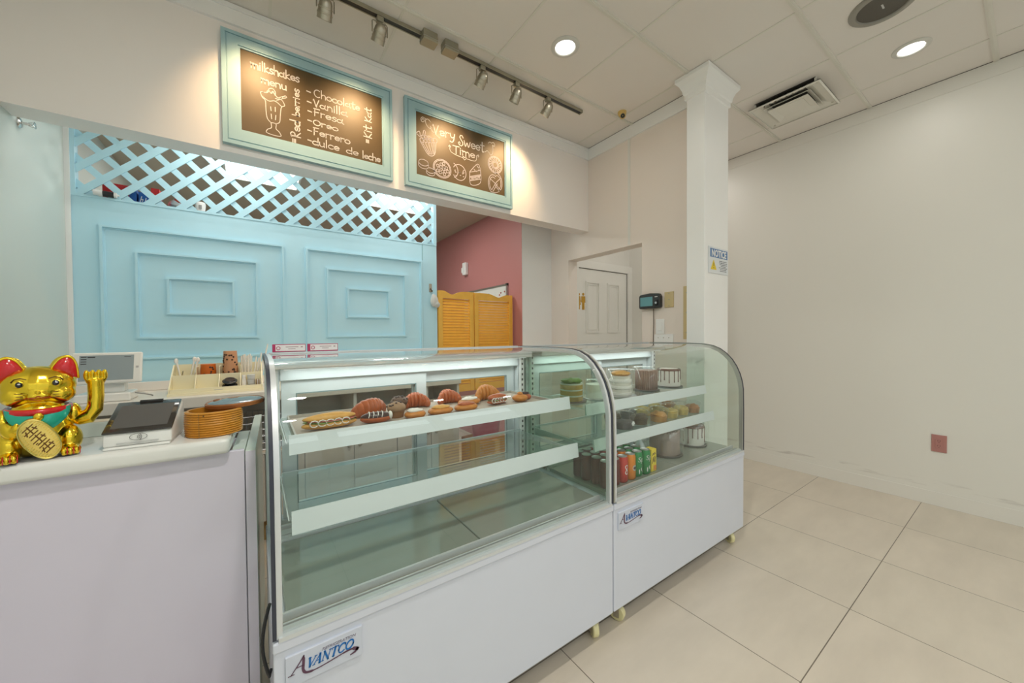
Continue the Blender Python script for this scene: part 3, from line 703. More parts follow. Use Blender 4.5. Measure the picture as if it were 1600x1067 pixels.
v = (Vector((0, 0, CAM_H)) - Vector((2.456, 1.934, CZ - .04))).normalized()
q = v.to_track_quat('Z', 'X').to_matrix().to_4x4()
obj('lens', xf(lat([(0.0, 0.012), (0.015, 0.012), (0.017, 0.020), (0.015, 0.027), (0.008, 0.025), (0.0, 0.023)], 20, cap=False), Matrix.Translation((-0.008, -0.012, -0.038)) @ q), M_black, t, 40)
t = thing('sprinkler', 'small chrome sprinkler on the left wall just below the white header', 'sprinkler', (XL, 2.70, 2.262))
t.scale = (0.8, 0.8, 0.8)
M_chrome = mat('chrome', (0.75, 0.74, 0.72), 0.12, 1.0)
obj('escutcheon', lat([(0.0, 0.001), (0.030, 0.001), (0.026, 0.008), (0.010, 0.012), (0.0, 0.012)], 20, axis='X', cap=False), M_chrome, t, 50)
b = BM(); lathe(b, [(0.008, 0.010), (0.008, 0.035), (0.005, 0.04), (0.005, 0.05)], 12, axis='X'); lathe(b, [(0.018, 0.058), (0.020, 0.060), (0.006, 0.062)], 16, axis='X')
tube(b, [(0.036, 0, 0.008), (0.05, 0, 0.014), (0.06, 0, 0.006)], 0.003, 6); tube(b, [(0.036, 0, -0.008), (0.05, 0, -0.014), (0.06, 0, -0.006)], 0.003, 6)
obj('head', b, M_chrome, t, 50)
# fluorescent panels in the kitchen ceiling, two seen through the lattice and two unseen ones added to brighten the back counter
M_panel = mat('fluorescent_diffuser', (1.0, 0.99, 0.95), 0.5, emit=1.6)
for x, y, pw, lb in ((0.085, 3.84, 11, 'bright ceiling light behind the lattice, the left of two'), (1.27, 3.88, 11, 'bright ceiling light behind the lattice, the right of two'),
                 (-0.10, 2.90, 2.6, 'added unseen ceiling light just behind the header, above the gold cat'), (1.05, 2.90, 2.6, 'added unseen ceiling light just behind the header, above the display cases')):
    t = thing('fluorescent_light', lb, 'ceiling light', (x, y, KZ), 0, 'kitchen ceiling lights')
    obj('diffuser', bx(-0.26, 0.26, -0.20, 0.20, -0.010, -0.002), M_panel, t)
    obj('rim', xf(frame(BM(), -0.275, 0.275, -0.215, 0.215, 0.016, 0.0, 0.012), Matrix.Rotation(R(90), 4, 'X') @ Matrix.Translation((0, -0.0125, 0))), M_grid, t)
    lamp('panel_beam', 'AREA', (x, y, KZ - 0.02), pw, (1, 0.97, 0.9), 0.4)
# hall light, added out of view to brighten the hall
t = thing('ceiling_downlight', 'added unseen ceiling light in the hall behind the column, in front of the restroom door', 'ceiling light', (3.40, 2.20, CZ))
obj('trim_ring', lat([(0.060, -0.004), (0.064, -0.009), (0.080, -0.009), (0.088, -0.003), (0.088, -0.0005), (0.060, -0.0005)], 40, cap=False), M_ring, t, 40)
obj('diffuser', lat([(0.0605, -0.0006), (0.0605, -0.004)], 40), M_disc, t)
lamp('downlight_beam', 'AREA', (3.40, 2.20, CZ - 0.012), 4.5, (1, 0.97, 0.92), 0.11)
# unseen recessed lights added over the customer area to brighten the room
for x, y, pw in ((0.25, 0.30, 22), (0.25, -1.2, 12), (1.65, -0.9, 9), (2.8, -1.4, 3)):
    t = thing('ceiling_downlight', 'added round recessed ceiling light over the customer area behind the viewpoint', 'ceiling light', (x, y, CZ), 0, 'added recessed lights behind the viewpoint')
    obj('trim_ring', lat([(0.060, -0.004), (0.064, -0.009), (0.080, -0.009), (0.088, -0.003), (0.088, -0.0005), (0.060, -0.0005)], 40, cap=False), M_ring, t, 40)
    obj('diffuser', lat([(0.0605, -0.0006), (0.0605, -0.004)], 40), M_disc, t)
    lamp('downlight_beam', 'AREA', (x, y, CZ - 0.012), pw, (1, 0.96, 0.88), 0.11)

# ------------------------------------------------------------------ wall fittings
def on_divider(name, label, cat, y, z, group=None):       # local: x = along the wall to the photo's right, y = into the wall
    return thing(name, label, cat, (XD - 0.0005, y, z), -90, group)
# local frame for rotz -90: local +x -> world -Y, local +y -> world +X (into wall)
t = on_divider('time_clock', 'black wall time clock with a teal screen beside the restroom opening', 'time clock', 1.812, 1.531)
b = BM(); prism(b, [(-0.093, -0.058), (0.088, -0.058), (0.098, -0.045), (0.098, 0.035), (0.085, 0.058), (0.0, 0.066), (-0.088, 0.058), (-0.098, 0.045), (-0.098, -0.048)], -0.036, 0.0, 'Y')
obj('body', bevel(b, 0.006), mat('charcoal_plastic', (0.035, 0.037, 0.037), 0.4), t)
obj('screen', bx(-0.083, 0.030, -0.0375, -0.036, -0.038, 0.036), mat('teal_screen', '#5f8d91', 0.2, emit=0.12), t)
obj('fingerprint_reader', bbox_(0.052, 0.078, -0.046, -0.036, -0.034, 0.006, 0.004), M_black, t)
obj('sensor_lens', lat([(0.0, -0.048), (0.009, -0.047), (0.009, -0.045)], 16, (0.066, 0, -0.016), 'Y'), M_alu, t)
obj('status_light', bx(0.05, 0.075, -0.0372, -0.036, 0.030, 0.036), M_white, t)
tag(obj('power_cable', tube(BM(), [(XD - .008, 1.792, 1.47), (XD - .006, 1.792, 1.36), (XD - .006, 1.795, 1.20), (XD - .006, 1.79, 1.0), (XD - .006, 1.79, 0.42)], 0.0035, 6), mat('brown_cable', (0.16, 0.12, 0.09), 0.5), None, 60), 'thin brown cable hanging down the wall from the black time clock', 'cable')
M_ivory = mat('ivory_plastic', '#cdb98a', 0.4)
def plate(name, lb, cat, y, z, wd, h, m, group=None):
    t = on_divider(name, lb, cat, y, z, group)
    obj('plate', bbox_(-wd / 2, wd / 2, -0.006, 0, -h / 2, h / 2, 0.002), m, t)
    return t
t = plate('blank_wall_plate', 'beige wall plate with screws, right of the black time clock', 'wall plate', 1.657, 1.535, 0.078, 0.122, M_ivory)
for z in (-0.048, 0.0, 0.048): obj('screw', lat([(0.0, -0.008), (0.004, -0.008), (0.005, -0.006)], 12, (0, 0, z), 'Y'), M_nickel, t)
t = plate('light_switch', 'white rocker light switch below the beige wall plate', 'switch', 1.735, 1.325, 0.074, 0.120, M_trim)
obj('rocker', bbox_(-0.017, 0.017, -0.011, -0.006, -0.034, 0.034, 0.002), M_trim, t)
t = plate('wide_wall_plate', 'wide white wall plate just above the right display case, under the light switch', 'wall plate', 1.705, 1.205, 0.165, 0.115, M_trim)
for x in (-0.046, 0.0, 0.046):
    obj('screw', lat([(0.0, -0.0075), (0.003, -0.0075), (0.004, -0.006)], 10, (x, 0, 0.030), 'Y'), M_nickel, t)
t = plate('tall_wall_plate', 'tall beige wall plate partly hidden behind the white column', 'wall plate', 1.515, 1.425, 0.05, 0.40, M_ivory)
for z in (-0.15, 0.0, 0.15): obj('screw', lat([(0.0, -0.008), (0.004, -0.008), (0.005, -0.006)], 10, (0, 0, z), 'Y'), M_nickel, t)
# notice sign on the column
t = thing('notice_sign', 'blue and white NOTICE sign with a yellow warning triangle on the column', 'sign', (2.701, 1.2988, 1.776))
obj('plate', bbox_(-0.142, 0.140, -0.003, 0, -0.090, 0.094, 0.001, 1), mat('pale_blue_white_sign', (0.72, 0.75, 0.78), 0.35), t)
M_blue = mat('sign_blue', '#4d78ad', 0.4)
obj('header_bar', bx(-0.118, 0.126, -0.0036, -0.003, 0.022, 0.082), M_blue, t)
obj('lettering', xf(text_bm('NOTICE', 0.066, 'CENTER', 0, 0.0004, 0.0022), Matrix.Translation((0.004, -0.0040, 0.029)) @ FACE_Y @ Matrix.Diagonal((0.86, 1, 1, 1))), M_white, t)
obj('warning_triangle', prism(BM(), [(-0.112, -0.064), (-0.030, -0.064), (-0.071, 0.006)], -0.0036, -0.003, 'Y'), mat('warning_yellow', '#e3c51c', 0.4), t)
b = BM(); box(b, -0.074, -0.068, -0.0042, -0.0036, -0.040, -0.016); box(b, -0.074, -0.068, -0.0042, -0.0036, -0.053, -0.047); obj('exclamation_mark', b, M_black, t)
b = BM()
for k, (a, c_) in enumerate(((0.010, 0.118), (0.006, 0.122), (0.014, 0.120), (0.030, 0.100), (0.004, 0.122), (0.022, 0.108), (0.018, 0.112))):
    z = 0.002 - 0.0115 * k; x = a
    while x < c_:
        l = random.uniform(.008, .02); box(b, x, min(x + l, c_), -0.0034, -0.003, z - .0026, z + .0026); x += l + .004
obj('small_print', b, mat('ink_grey', (0.12, 0.13, 0.15), 0.5), t)
# mauve outlet on the right wall (faces -X)
t = thing('wall_outlet', 'mauve electrical outlet low on the right wall', 'outlet', (XR - 0.0008, 0.395, 0.457), -90)
M_mauve = mat('mauve_plastic', '#b07c76', 0.4)
obj('cover_plate', bbox_(-0.037, 0.037, -0.006, 0, -0.062, 0.062, 0.002), M_mauve, t)
obj('socket', bbox_(-0.018, 0.018, -0.0085, -0.006, -0.036, 0.036, 0.0015), M_mauve, t)
b = BM()
for z in (-0.018, 0.018):
    for x in (-0.007, 0.005): box(b, x, x + 0.002, -0.0088, -0.0085, z - 0.002, z + 0.007)
    lathe(b, [(0.002, -0.0088), (0.002, -0.0085)], 8, (0, 0, z - 0.009), 'Y')
obj('slots', b, M_black, t)
# restroom sign on the hall door
t = thing('restroom_sign', 'gold man and woman restroom sign on the white hall door', 'sign', (3.125, 3.0448, 1.65))
M_gold_s = mat('ochre_gold', '#c89a35', 0.35, 0.3)
b = BM()
lathe(b, [(0.016, -0.005), (0.016, 0)], 14, (0.028, 0, 0.086), 'Y')
prism(b, [(0.0, 0.062), (0.056, 0.062), (0.060, -0.01), (0.048, -0.01), (0.046, 0.03), (0.046, -0.095), (0.031, -0.095), (0.030, -0.02), (0.026, -0.02), (0.025, -0.095), (0.010, -0.095), (0.010, 0.03), (0.008, -0.01), (-0.004, -0.01)], -0.005, 0, 'Y')
obj('man_figure', b, M_gold_s, t)
b = BM(); lathe(b, [(0.013, -0.005), (0.013, 0)], 14, (-0.040, 0, 0.082), 'Y')
prism(b, [(-0.056, 0.062), (-0.026, 0.062), (-0.012, 0.0), (-0.022, -0.005), (-0.014, -0.04), (-0.030, -0.04), (-0.031, -0.092), (-0.040, -0.092), (-0.041, -0.04), (-0.046, -0.04), (-0.047, -0.092), (-0.055, -0.092), (-0.056, -0.04), (-0.068, -0.04), (-0.060, -0.005), (-0.070, 0.0)], -0.005, 0, 'Y')
obj('woman_figure', b, M_gold_s, t)
# kitchen: whiteboard, alarm, hook bag
t = thing('whiteboard', 'whiteboard with small magnets on the pink wall behind the swing doors', 'whiteboard', (XK - 0.0048, 3.80, 1.52), -90)
# local +x -> world -Y
obj('board', bx(-0.48, 0.48, -0.012, 0, -0.30, 0.29), mat('whiteboard_surface', (0.72, 0.74, 0.72), 0.25), t)
obj('frame', frame(BM(), -0.495, 0.495, -0.315, 0.305, 0.018, -0.018, 0), M_alu, t)
b = BM(); box(b, 0.476, 0.50, -0.021, 0, 0.286, 0.310); obj('corner_cap', b, M_dark, t)
for k in range(9): obj('magnet', lat([(0.009, -0.016), (0.009, -0.012)], 10, (0.44 - 0.055 * k + random.uniform(-.015, .015), 0, 0.20 + random.uniform(-.07, .05)), 'Y'), mat('magnet_red', '#a2413a', 0.5), t)
t = thing('motion_sensor', 'small white sensor box high on the pink wall', 'sensor', (XK - 0.0048, 4.26, 2.12), -90)
obj('body', bbox_(-0.035, 0.055, -0.045, 0, -0.075, 0.085, 0.008), M_white, t)
obj('lens', bbox_(-0.055, -0.030, -0.050, -0.005, -0.045, 0.025, 0.008), M_white, t)
t = thing('hook', 'small metal hook on the right edge of the teal partition', 'hook', (1.325, YP - 0.0015, 1.70))
obj('plate', bbox_(-0.013, 0.013, -0.006, 0.0, -0.035, 0.04, 0.003), M_nickel, t)
obj('prong', tube(BM(), [(0, -0.004, 0.0), (0, -0.025, -0.02), (0, -0.042, -0.036), (0, -0.044, -0.022)], 0.004, 8), mat('dark_bronze', (0.10, 0.05, 0.03), 0.4, 0.6), t, 60)
b = BM(); ell(b, (0.018, -0.045, -0.115), (0.036, 0.026, 0.058), 20, 14); ell(b, (0.040, -0.050, -0.150), (0.030, 0.020, 0.030)); wobble(b, 0.010, 30)
tag(obj('crumpled_cloth', xf(b, Matrix.Translation((1.325, YP - .0015, 1.70))), mat('grey_white_cloth', (0.66, 0.66, 0.64), 0.8, var=0.2, scale=40), None, 180), 'crumpled pale cloth bundle hanging from the hook by the swing doors', 'cloth')

# things on the partition ledge behind the lattice
LZ = 2.1055
t = thing('marker_stick', 'white tube with a black label, lying at the left foot of the lattice', 'tube', (-0.712, YP - 0.012, LZ + 0.0165), 5)
obj('tube', lat([(0.0, -0.052), (0.016, -0.050), (0.016, 0.045), (0.007, 0.048), (0.007, 0.056), (0.0, 0.056)], 18, axis='X', cap=False), M_white, t, 40)
obj('label', lat([(0.0163, -0.012), (0.0163, 0.034)], 18, axis='X', cap=False), M_black, t, 40)
t['label'] = 'white tube with a black label, lying at the left foot of the lattice'
M_red, M_bluebox = mat('carton_red', '#c0191c', 0.5), mat('carton_blue', '#2365b3', 0.5)
t = thing('carton', 'red and blue carton standing behind the lattice, the left of two', 'box', (-0.665, YP + 0.095, LZ), 0)
obj('carton_body', bbox_(-0.075, 0.040, -0.045, 0.045, 0, 0.105, 0.002), M_red, t); obj('blue_panel', bbox_(0.0402, 0.072, -0.045, 0.045, 0, 0.095, 0.001), M_bluebox, t)
t = thing('carton', 'blue and red carton with white lettering behind the lattice, the right of two', 'box', (-0.548, YP + 0.098, LZ), 0)
obj('carton_body', bbox_(-0.037, 0.020, -0.045, 0.045, 0, 0.078, 0.002), M_bluebox, t); obj('red_panel', bbox_(0.0202, 0.06, -0.045, 0.045, 0, 0.115, 0.001), M_red, t)
b = xf(text_bm('Dog', 0.022, 'LEFT'), Matrix.Translation((-0.030, -0.0453, 0.030)) @ FACE_Y @ Matrix.Rotation(R(60), 4, 'Z')); 
b.free()
b = BM(); strokes(b, [[(-.030, .014), (-.022, .05)], [(-.026, .03), (-.016, .034), (-.02, .018)], [(-.008, .012), (-.002, .044)], [(.004, .03), (.010, .034), (.008, .018)], [(.0, .02), (.012, .012)]], 0.004, -0.0452)
obj('lettering', b, M_white, t)
t = thing('foil_bag', 'silver and red foil bag slumped behind the lattice', 'bag', (-0.395, YP + 0.10, LZ))
b = BM(); ell(b, (0, 0, 0.040), (0.062, 0.035, 0.040), 20, 14); wobble(b, 0.010, 26, 3)
for v_ in b.verts: v_.co.z = max(v_.co.z, 0.001)
obj('bag', b, mat('silver_foil', (0.6, 0.6, 0.6), 0.3, 0.7, var=0.3, scale=30), t, 180)
b = BM(); ell(b, (0.012, -0.008, 0.062), (0.046, 0.030, 0.026), 16, 10); wobble(b, 0.006, 26, 4); obj('printed_top', b, mat('foil_red', '#c5432f', 0.35, 0.2), t, 180)
t = thing('paper_cup', 'small white paper cup on the ledge behind the lattice', 'cup', (-0.285, YP + 0.03, LZ))
obj('cup', lat([(0.024, 0), (0.030, 0.050), (0.026, 0.062), (0.0, 0.066)], 20, cap=False), M_white, t, 40); obj('lid_print', bx(-0.006, 0.010, -0.0292, -0.0285, 0.014, 0.04), mat('print_grey', (0.3, 0.3, 0.3), 0.6), t)

# ------------------------------------------------------------------ back counter under the partition
M_lam = mat('warm_white_laminate', (0.70, 0.67, 0.62), 0.35, var=0.03)
M_cab = mat('greige_cabinet_paint', (0.56, 0.52, 0.47), 0.4, var=0.03)
BZ = 0.937
t = thing('back_counter', 'long low counter with cabinet doors along the teal partition', 'counter', (0.25, 2.93, 0))
x0, x1 = XL + 0.003 - 0.25, 1.36 - 0.25; yf = 2.66 - 2.93; yb = YP - 0.014 - 2.93
obj('worktop', bbox_(x0, x1, yf, yb, BZ - 0.060, BZ, 0.004), M_lam, t)
obj('backsplash', bbox_(x0, x1, yb - 0.02, yb, BZ + 0.0005, BZ + 0.055, 0.003), mat('backsplash_white', (0.78, 0.75, 0.73), 0.35), t)
obj('carcass', bx(x0 + 0.005, x1 - 0.005, yf + 0.045, yb - 0.005, 0.137, 0.553), M_cab, t)
obj('shelf', bx(x0 + 0.005, x1 - 0.005, yf + 0.020, yb - 0.005, 0.5532, 0.565), M_lam, t)
obj('back_panel', bx(x0 + 0.005, x1 - 0.005, yb - 0.02, yb - 0.005, 0.5655, BZ - 0.0605), M_cab, t)
for x in (x0 + 0.005, -0.45, 0.30, 0.82, x1 - 0.025): obj('upright', bx(x, x + 0.02, yf + 0.03, yb - 0.0205, 0.5655, BZ - 0.0605), M_lam, t)
obj('kickplate', bx(x0 + 0.005, x1 - 0.005, yf + 0.085, yb - 0.01, 0.0005, 0.1365), mat('kick_brown', (0.34, 0.22, 0.08), 0.5), t)
xs = [x0 + 0.01, -0.82, -0.52, -0.21, 0.0, 0.298, 0.595, 0.86, x1 - 0.01]
for i, (a, c_) in enumerate(zip(xs, xs[1:])):
    d = obj('door', bbox_(a + 0.002, c_ - 0.002, yf + 0.025, yf + 0.0445, 0.14, 0.550, 0.003), M_cab, t)
    kx = c_ - 0.034 if i % 2 == 0 else a + 0.034
    obj('knob', lat([(0.006, 0.0), (0.006, -0.012), (0.013, -0.016), (0.014, -0.022), (0.009, -0.027), (0.0, -0.028)], 14, (kx, yf + 0.025, 0.522), 'Y', cap=False), M_nickel, d, 50)

# counter furniture: cash tablet
M_wgloss = mat('glossy_white_plastic', (0.82, 0.82, 0.80), 0.2, var=0.02)
M_scr = mat('grey_screen', (0.20, 0.235, 0.24), 0.25, emit=0.25)
t = thing('tablet_register', 'white tablet register with a grey screen on the back counter behind the cat', 'tablet', (-0.628, 2.80, BZ + 0.0005), 0)
S = Matrix.Translation((0.0, -0.03, 0.172)) @ Matrix.Rotation(R(-14), 4, 'X')
obj('tablet', xf(bevel(bx(-0.128, 0.128, -0.010, 0.010, -0.082, 0.082), 0.008, 3), S), M_wgloss, t)
obj('screen', xf(bx(-0.100, 0.096, -0.0112, -0.010, -0.066, 0.066), S), M_scr, t)
b = BM()
for k in range(4): box(b, -0.095, -0.075, -0.0118, -0.0112, 0.056 - .012 * k, 0.060 - .012 * k)
box(b, -0.072, -0.045, -0.0118, -0.0112, 0.054, 0.059); box(b, 0.06, 0.085, -0.0118, -0.0112, 0.055, 0.058)
obj('screen_text', xf(b, S), M_black, t)
obj('bezel_mark', xf(bx(0.105, 0.115, -0.0115, -0.010, -0.005, 0.005), S), mat('mark_grey', (0.45, 0.45, 0.46), 0.4), t)
obj('stand', bbox_(-0.075, 0.055, -0.02, 0.06, 0.042, 0.115, 0.006), M_wgloss, t)
obj('base', bbox_(-0.115, 0.088, -0.075, 0.085, 0, 0.0425, 0.006), M_wgloss, t)
obj('cable', tube(BM(), [(0.088, 0.02, 0.030), (0.12, 0.01, 0.024), (0.150, 0.02, 0.012), (0.155, 0.03, 0.006)], 0.004, 6), mat('grey_cable', (0.3, 0.3, 0.3), 0.4), t, 60)
obj('clamp', bbox_(0.05, 0.085, -0.01, 0.03, 0.095, 0.112, 0.003), M_nickel, t)

# cream condiment organiser and what it holds
M_cream = mat('cream_plastic', '#e9e3c6', 0.35, var=0.02)
ox, oy = -0.182, 2.865
t = thing('organizer', 'cream condiment organizer with compartments on the back counter', 'organizer', (ox, oy, BZ + 0.0005), 0)
hw = 0.214
side = [(-0.115, 0.0), (0.10, 0.0), (0.10, 0.165), (0.05, 0.165), (0.035, 0.105), (-0.045, 0.105), (-0.06, 0.035), (-0.115, 0.035)]
for s in (-1, 1): obj('side_panel', prism(BM(), [(-0.115, 0.0), (0.10, 0.0), (0.10, 0.165), (0.07, 0.165), (-0.115, 0.036)], s * hw - 0.003, s * hw + 0.003, 'X'), M_cream, t)
obj('bottom', bx(-hw + 0.004, hw - 0.004, -0.11, 0.097, 0.001, 0.006), M_cream, t)
obj('front_lip', bx(-hw + 0.004, hw - 0.004, -0.115, -0.108, 0.0, 0.036), M_cream, t)
obj('base_step', bx(-hw - 0.006, hw + 0.006, -0.128, -0.1152, 0.0, 0.014), M_cream, t)
obj('middle_wall', bx(-hw + 0.004, hw - 0.004, -0.028, -0.023, 0.006, 0.108), M_cream, t)
obj('back_wall', bx(-hw + 0.004, hw - 0.004, 0.093, 0.098, 0.006, 0.165), M_cream, t)
for x in (-0.105, 0.003, 0.105):
    obj('divider', prism(BM(), [(-0.107, 0.006), (-0.0285, 0.006), (-0.0285, 0.106), (-0.107, 0.030)], x - 0.002, x + 0.002, 'X'), M_cream, t)
    obj('divider', bx(x - 0.002, x + 0.002, -0.0225, 0.0925, 0.006, 0.15), M_cream, t)
obj('maker_mark', bx(-0.018, 0.024, -0.1157, -0.115, 0.020, 0.0225), mat('mark_grey', (0.45, 0.45, 0.46), 0.4), t)
Zb = BZ + 0.0072
def cup(lb, x, y, r0, r1, h, m, dots, group=None):
    t = thing('paper_cup', lb, 'cup', (ox + x, oy + y, Zb), 0, group)
    obj('cup', lat([(r1, 0), (r1 + .0015, 0.003), (r0, h), (r0 - .003, h)], 28), m, t, 40)
    b = BM()
    for k in range(dots):
        a, z = R(-90 + random.uniform(-65, 65)), random.uniform(.40, .92) * h; rr = r1 + (r0 - r1) * z / h
        p = Vector((rr * math.cos(a), rr * math.sin(a), z)); ell(b, p, (0.0055, 0.0055, 0.0055), 8, 6)
    obj('printed_dots', b, mat('print_dark_brown', (0.06, 0.025, 0.015), 0.5), t)
cup('short orange paper cup upside down in the cream organizer', -0.054, 0.035, 0.036, 0.041, 0.158, mat('cup_orange', '#c9671c', 0.45, var=0.2, scale=30), 12)
cup('tall stack of tan spotted paper cups upside down in the cream organizer', 0.054, 0.035, 0.034, 0.042, 0.235, mat('cup_tan', '#c99672', 0.5, var=0.1, scale=30), 26)
M_lid = mat('black_lid', (0.03, 0.03, 0.033), 0.25)
for k, (z, tl) in enumerate(((0.030, 28), (0.058, 22))):
    o = obj('cup_lid', xf(lat([(0.0, 0.012), (0.026, 0.014), (0.031, 0.006), (0.037, 0.004), (0.037, 0.0), (0.032, 0.0), (0.0, 0.004)], 28, cap=False), Matrix.Translation((ox + 0.054, oy - 0.068, BZ + z + .004)) @ Matrix.Rotation(R(tl), 4, 'X')), M_lid, None, 40)
    tag(o, ('lower' if k == 0 else 'upper') + ' of two black dome cup lids in the cream organizer', 'lid', 'black cup lids')
M_straw = mat('straw_white', (0.82, 0.81, 0.78), 0.4)
n_s = 0
def straw(x, y, lean, leany, h, m=M_straw, r=0.0042, lb='white paper straw standing in the right half of the cream organizer', grp='white straws', nm='straw'):
    tag(obj(nm, tube(BM(), [(ox + x, oy + y, Zb + 0.006), (ox + x + lean, oy + y + leany, Zb + h)], r, 8), m, None, 60), lb, 'straw' if nm == 'straw' else 'cutlery', grp)
for k in range(7): straw(0.115 + 0.007 * k, 0.05 + (k % 2) * .02, -0.006 + 0.002 * k, 0.01, 0.200 + 0.006 * (k % 3), lb='upright white paper straw in the bundle beside the tan cups', grp='upright straws beside the tan cups')
for k in range(5): straw(0.166 + 0.010 * k, 0.01 + 0.016 * k, 0.022 + 0.004 * k, 0.004, 0.195 + 0.012 * k - (k % 2) * .02, lb='leaning white paper straw at the right end of the cream organizer', grp='leaning straws in the organizer')
straw(0.200, -0.008, 0.05, 0.012, 0.275, r=0.0035, lb='longest straw, sticking out at the right end of the cream organizer', grp=None)
def spoon(lb, x, y, lx, h):
    t = thing('plastic_spoon', lb, 'spoon', (ox + x, oy + y, Zb + 0.004), 0, 'white plastic spoons')
    obj('handle', tube(BM(), [(0, 0, 0), (lx, 0.012, h)], [0.003, 0.0055], 8), M_white, t, 60)
    b = BM(); ell(b, (lx * 1.1, 0.013, h + 0.012), (0.010, 0.004, 0.016), 12, 8); obj('bowl', b, M_white, t, 180)
spoon('white plastic spoon leaning left in the cream organizer', -0.170, 0.05, -0.030, 0.165); spoon('white plastic spoon leaning right in the cream organizer, left of its pair', -0.150, 0.045, 0.028, 0.172); spoon('white plastic spoon leaning right in the cream organizer, right of its pair', -0.138, 0.06, 0.030, 0.168)
tag(obj('stirrer', tube(BM(), [(ox - 0.19, oy + 0.03, Zb + 0.006), (ox - 0.165, oy - 0.005, Zb + 0.125)], 0.003, 6), M_nickel, None, 60), 'thin metal stirrer at the left end of the cream organizer', 'stirrer')
M_clear = glass('clear_plastic', (0.95, 0.97, 0.97), 1.4, 0.05, 1.3)
t = thing('clear_cup_stack', 'stack of small clear cups in the front of the cream organizer', 'cups', (ox + 0.159, oy - 0.062, Zb))
for k in range(3): obj('cup', lat([(0.018, 0.03 * k), (0.022, 0.03 * k + 0.028)], 20, cap=True), mat('frosted_cup', (0.62, 0.64, 0.66), 0.3), t, 40)
t = thing('white_bottle', 'small white bottle in the front of the cream organizer, beside the clear cups', 'bottle', (ox + 0.122, oy - 0.062, Zb))
obj('body', lat([(0.013, 0), (0.0135, 0.05), (0.010, 0.066), (0.010, 0.074)], 18), M_white, t, 40); obj('cap', lat([(0.011, 0.0742), (0.010, 0.088)], 16), M_white, t, 40)
t = thing('sugar_packets', 'row of brown and white sugar packets in the front right of the cream organizer', 'packets', (ox + 0.196, oy - 0.065, Zb))
for k in range(4): obj('packet', bbox_(-0.012 + 0.006 * k, -0.0075 + 0.006 * k, -0.02, 0.02, 0, 0.058 - .003 * (k % 2), 0.001, 1), mat('packet_brown', '#8a6a4e', 0.6) if k % 2 == 0 else M_white, t)
for k, z in enumerate((1.01, 0.965)):
    t = thing('socket_plate', ('upper' if k == 0 else 'lower') + ' small grey socket on the teal partition, right of the organizer', 'socket', (0.018, YP - 0.0145 if z < 0.99 else YP - 0.0005, z + .01), 0, 'small sockets')
    obj('plate', bbox_(-0.016, 0.016, -0.005, 0, -0.014, 0.014, 0.002), M_white, t); obj('socket', bbox_(-0.010, 0.010, -0.0062, -0.005, -0.009, 0.009, 0.001), mat('socket_grey', (0.25, 0.22, 0.2), 0.5), t)
# wire basket and board seen in the gap beside the display case
t = thing('wire_basket', 'grey wire basket under the back counter, in the gap beside the display case', 'basket', (-0.02, 2.84, 0.5655))
b = BM()
for k in range(6):
    z = 0.004 + 0.042 * k
    tube(b, [(-0.15, -0.11, z), (0.15, -0.11, z), (0.15, 0.11, z), (-0.15, 0.11, z)], 0.003, 5, True)
for k in range(11):
    x = -0.15 + 0.03 * k; tube(b, [(x, -0.11, 0.214), (x, -0.11, 0.004), (x, 0.11, 0.004), (x, 0.11, 0.214)], 0.0022, 5)
for k in range(1, 8):
    y = -0.11 + 0.0275 * k
    for x in (-0.15, 0.15): tube(b, [(x, y, 0.214), (x, y, 0.004)], 0.0022, 5)
obj('wires', b, mat('grey_wire', (0.32, 0.32, 0.33), 0.35, 0.7), t, 60)
tag(obj('chopping_board', xf(bbox_(-0.006, 0.006, -0.09, 0.09, 0, 0.16, 0.003), Matrix.Translation((0.175, 2.80, 0.5665)) @ Matrix.Rotation(R(4), 4, 'Y')), M_oak, None), 'small tan wooden board standing under the back counter, in the gap beside the display case', 'board')

# ------------------------------------------------------------------ front counter
M_ctop = mat('glossy_white_top', (0.80, 0.80, 0.775), 0.16, var=0.02, coat=0.2)
M_cfront = mat('white_gloss_panel', (0.70, 0.66, 0.78), 0.28, var=0.02)
M_cside = mat('pale_mint_edge', (0.60, 0.67, 0.62), 0.3, var=0.03)
CT = 0.9425
t = thing('counter', 'glossy white service counter carrying the gold cat, left of the display cases', 'counter', (-0.004, 1.50, 0), -2.2)
obj('front_panel', bbox_(-0.84, -0.031, 0.0, 0.018, 0.02, 0.893, 0.002, 1), M_cfront, t)
obj('end_panel', bbox_(-0.0285, 0.0, 0.0, 0.665, 0.003, 0.888, 0.0015, 1), M_cside, t)
obj('end_panel_edge', bx(-0.028, -0.0005, -0.0015, -0.0002, 0.003, 0.886), M_cfront, t)
obj('countertop', bevel(bx(-0.84, -0.066, -0.030, 0.40, 0.8935, CT), 0.014, 4), M_ctop, t, 40)
obj('insert_block', bbox_(-0.0655, -0.030, 0.004, 0.30, 0.850, 0.8925, 0.002), M_cside, t)
obj('carcass', bx(-0.84, -0.030, 0.0185, 0.39, 0.02, 0.849), M_cfront, t)
obj('back_shelf', bbox_(-0.84, -0.030, 0.40, 0.62, 0.72, 0.745, 0.003), M_ctop, t)
obj('back_ledge', bbox_(-0.84, -0.068, 0.245, 0.30, CT + 0.0003, CT + 0.047, 0.003), M_cside, t)
obj('ledge_top', bx(-0.838, -0.070, 0.247, 0.298, CT + 0.0474, CT + 0.0485), mat('tan_edge', (0.66, 0.55, 0.40), 0.5), t)
ROT = Matrix.Translation((-0.004, 1.50, 0)) @ Matrix.Rotation(R(-2.2), 4, 'Z')

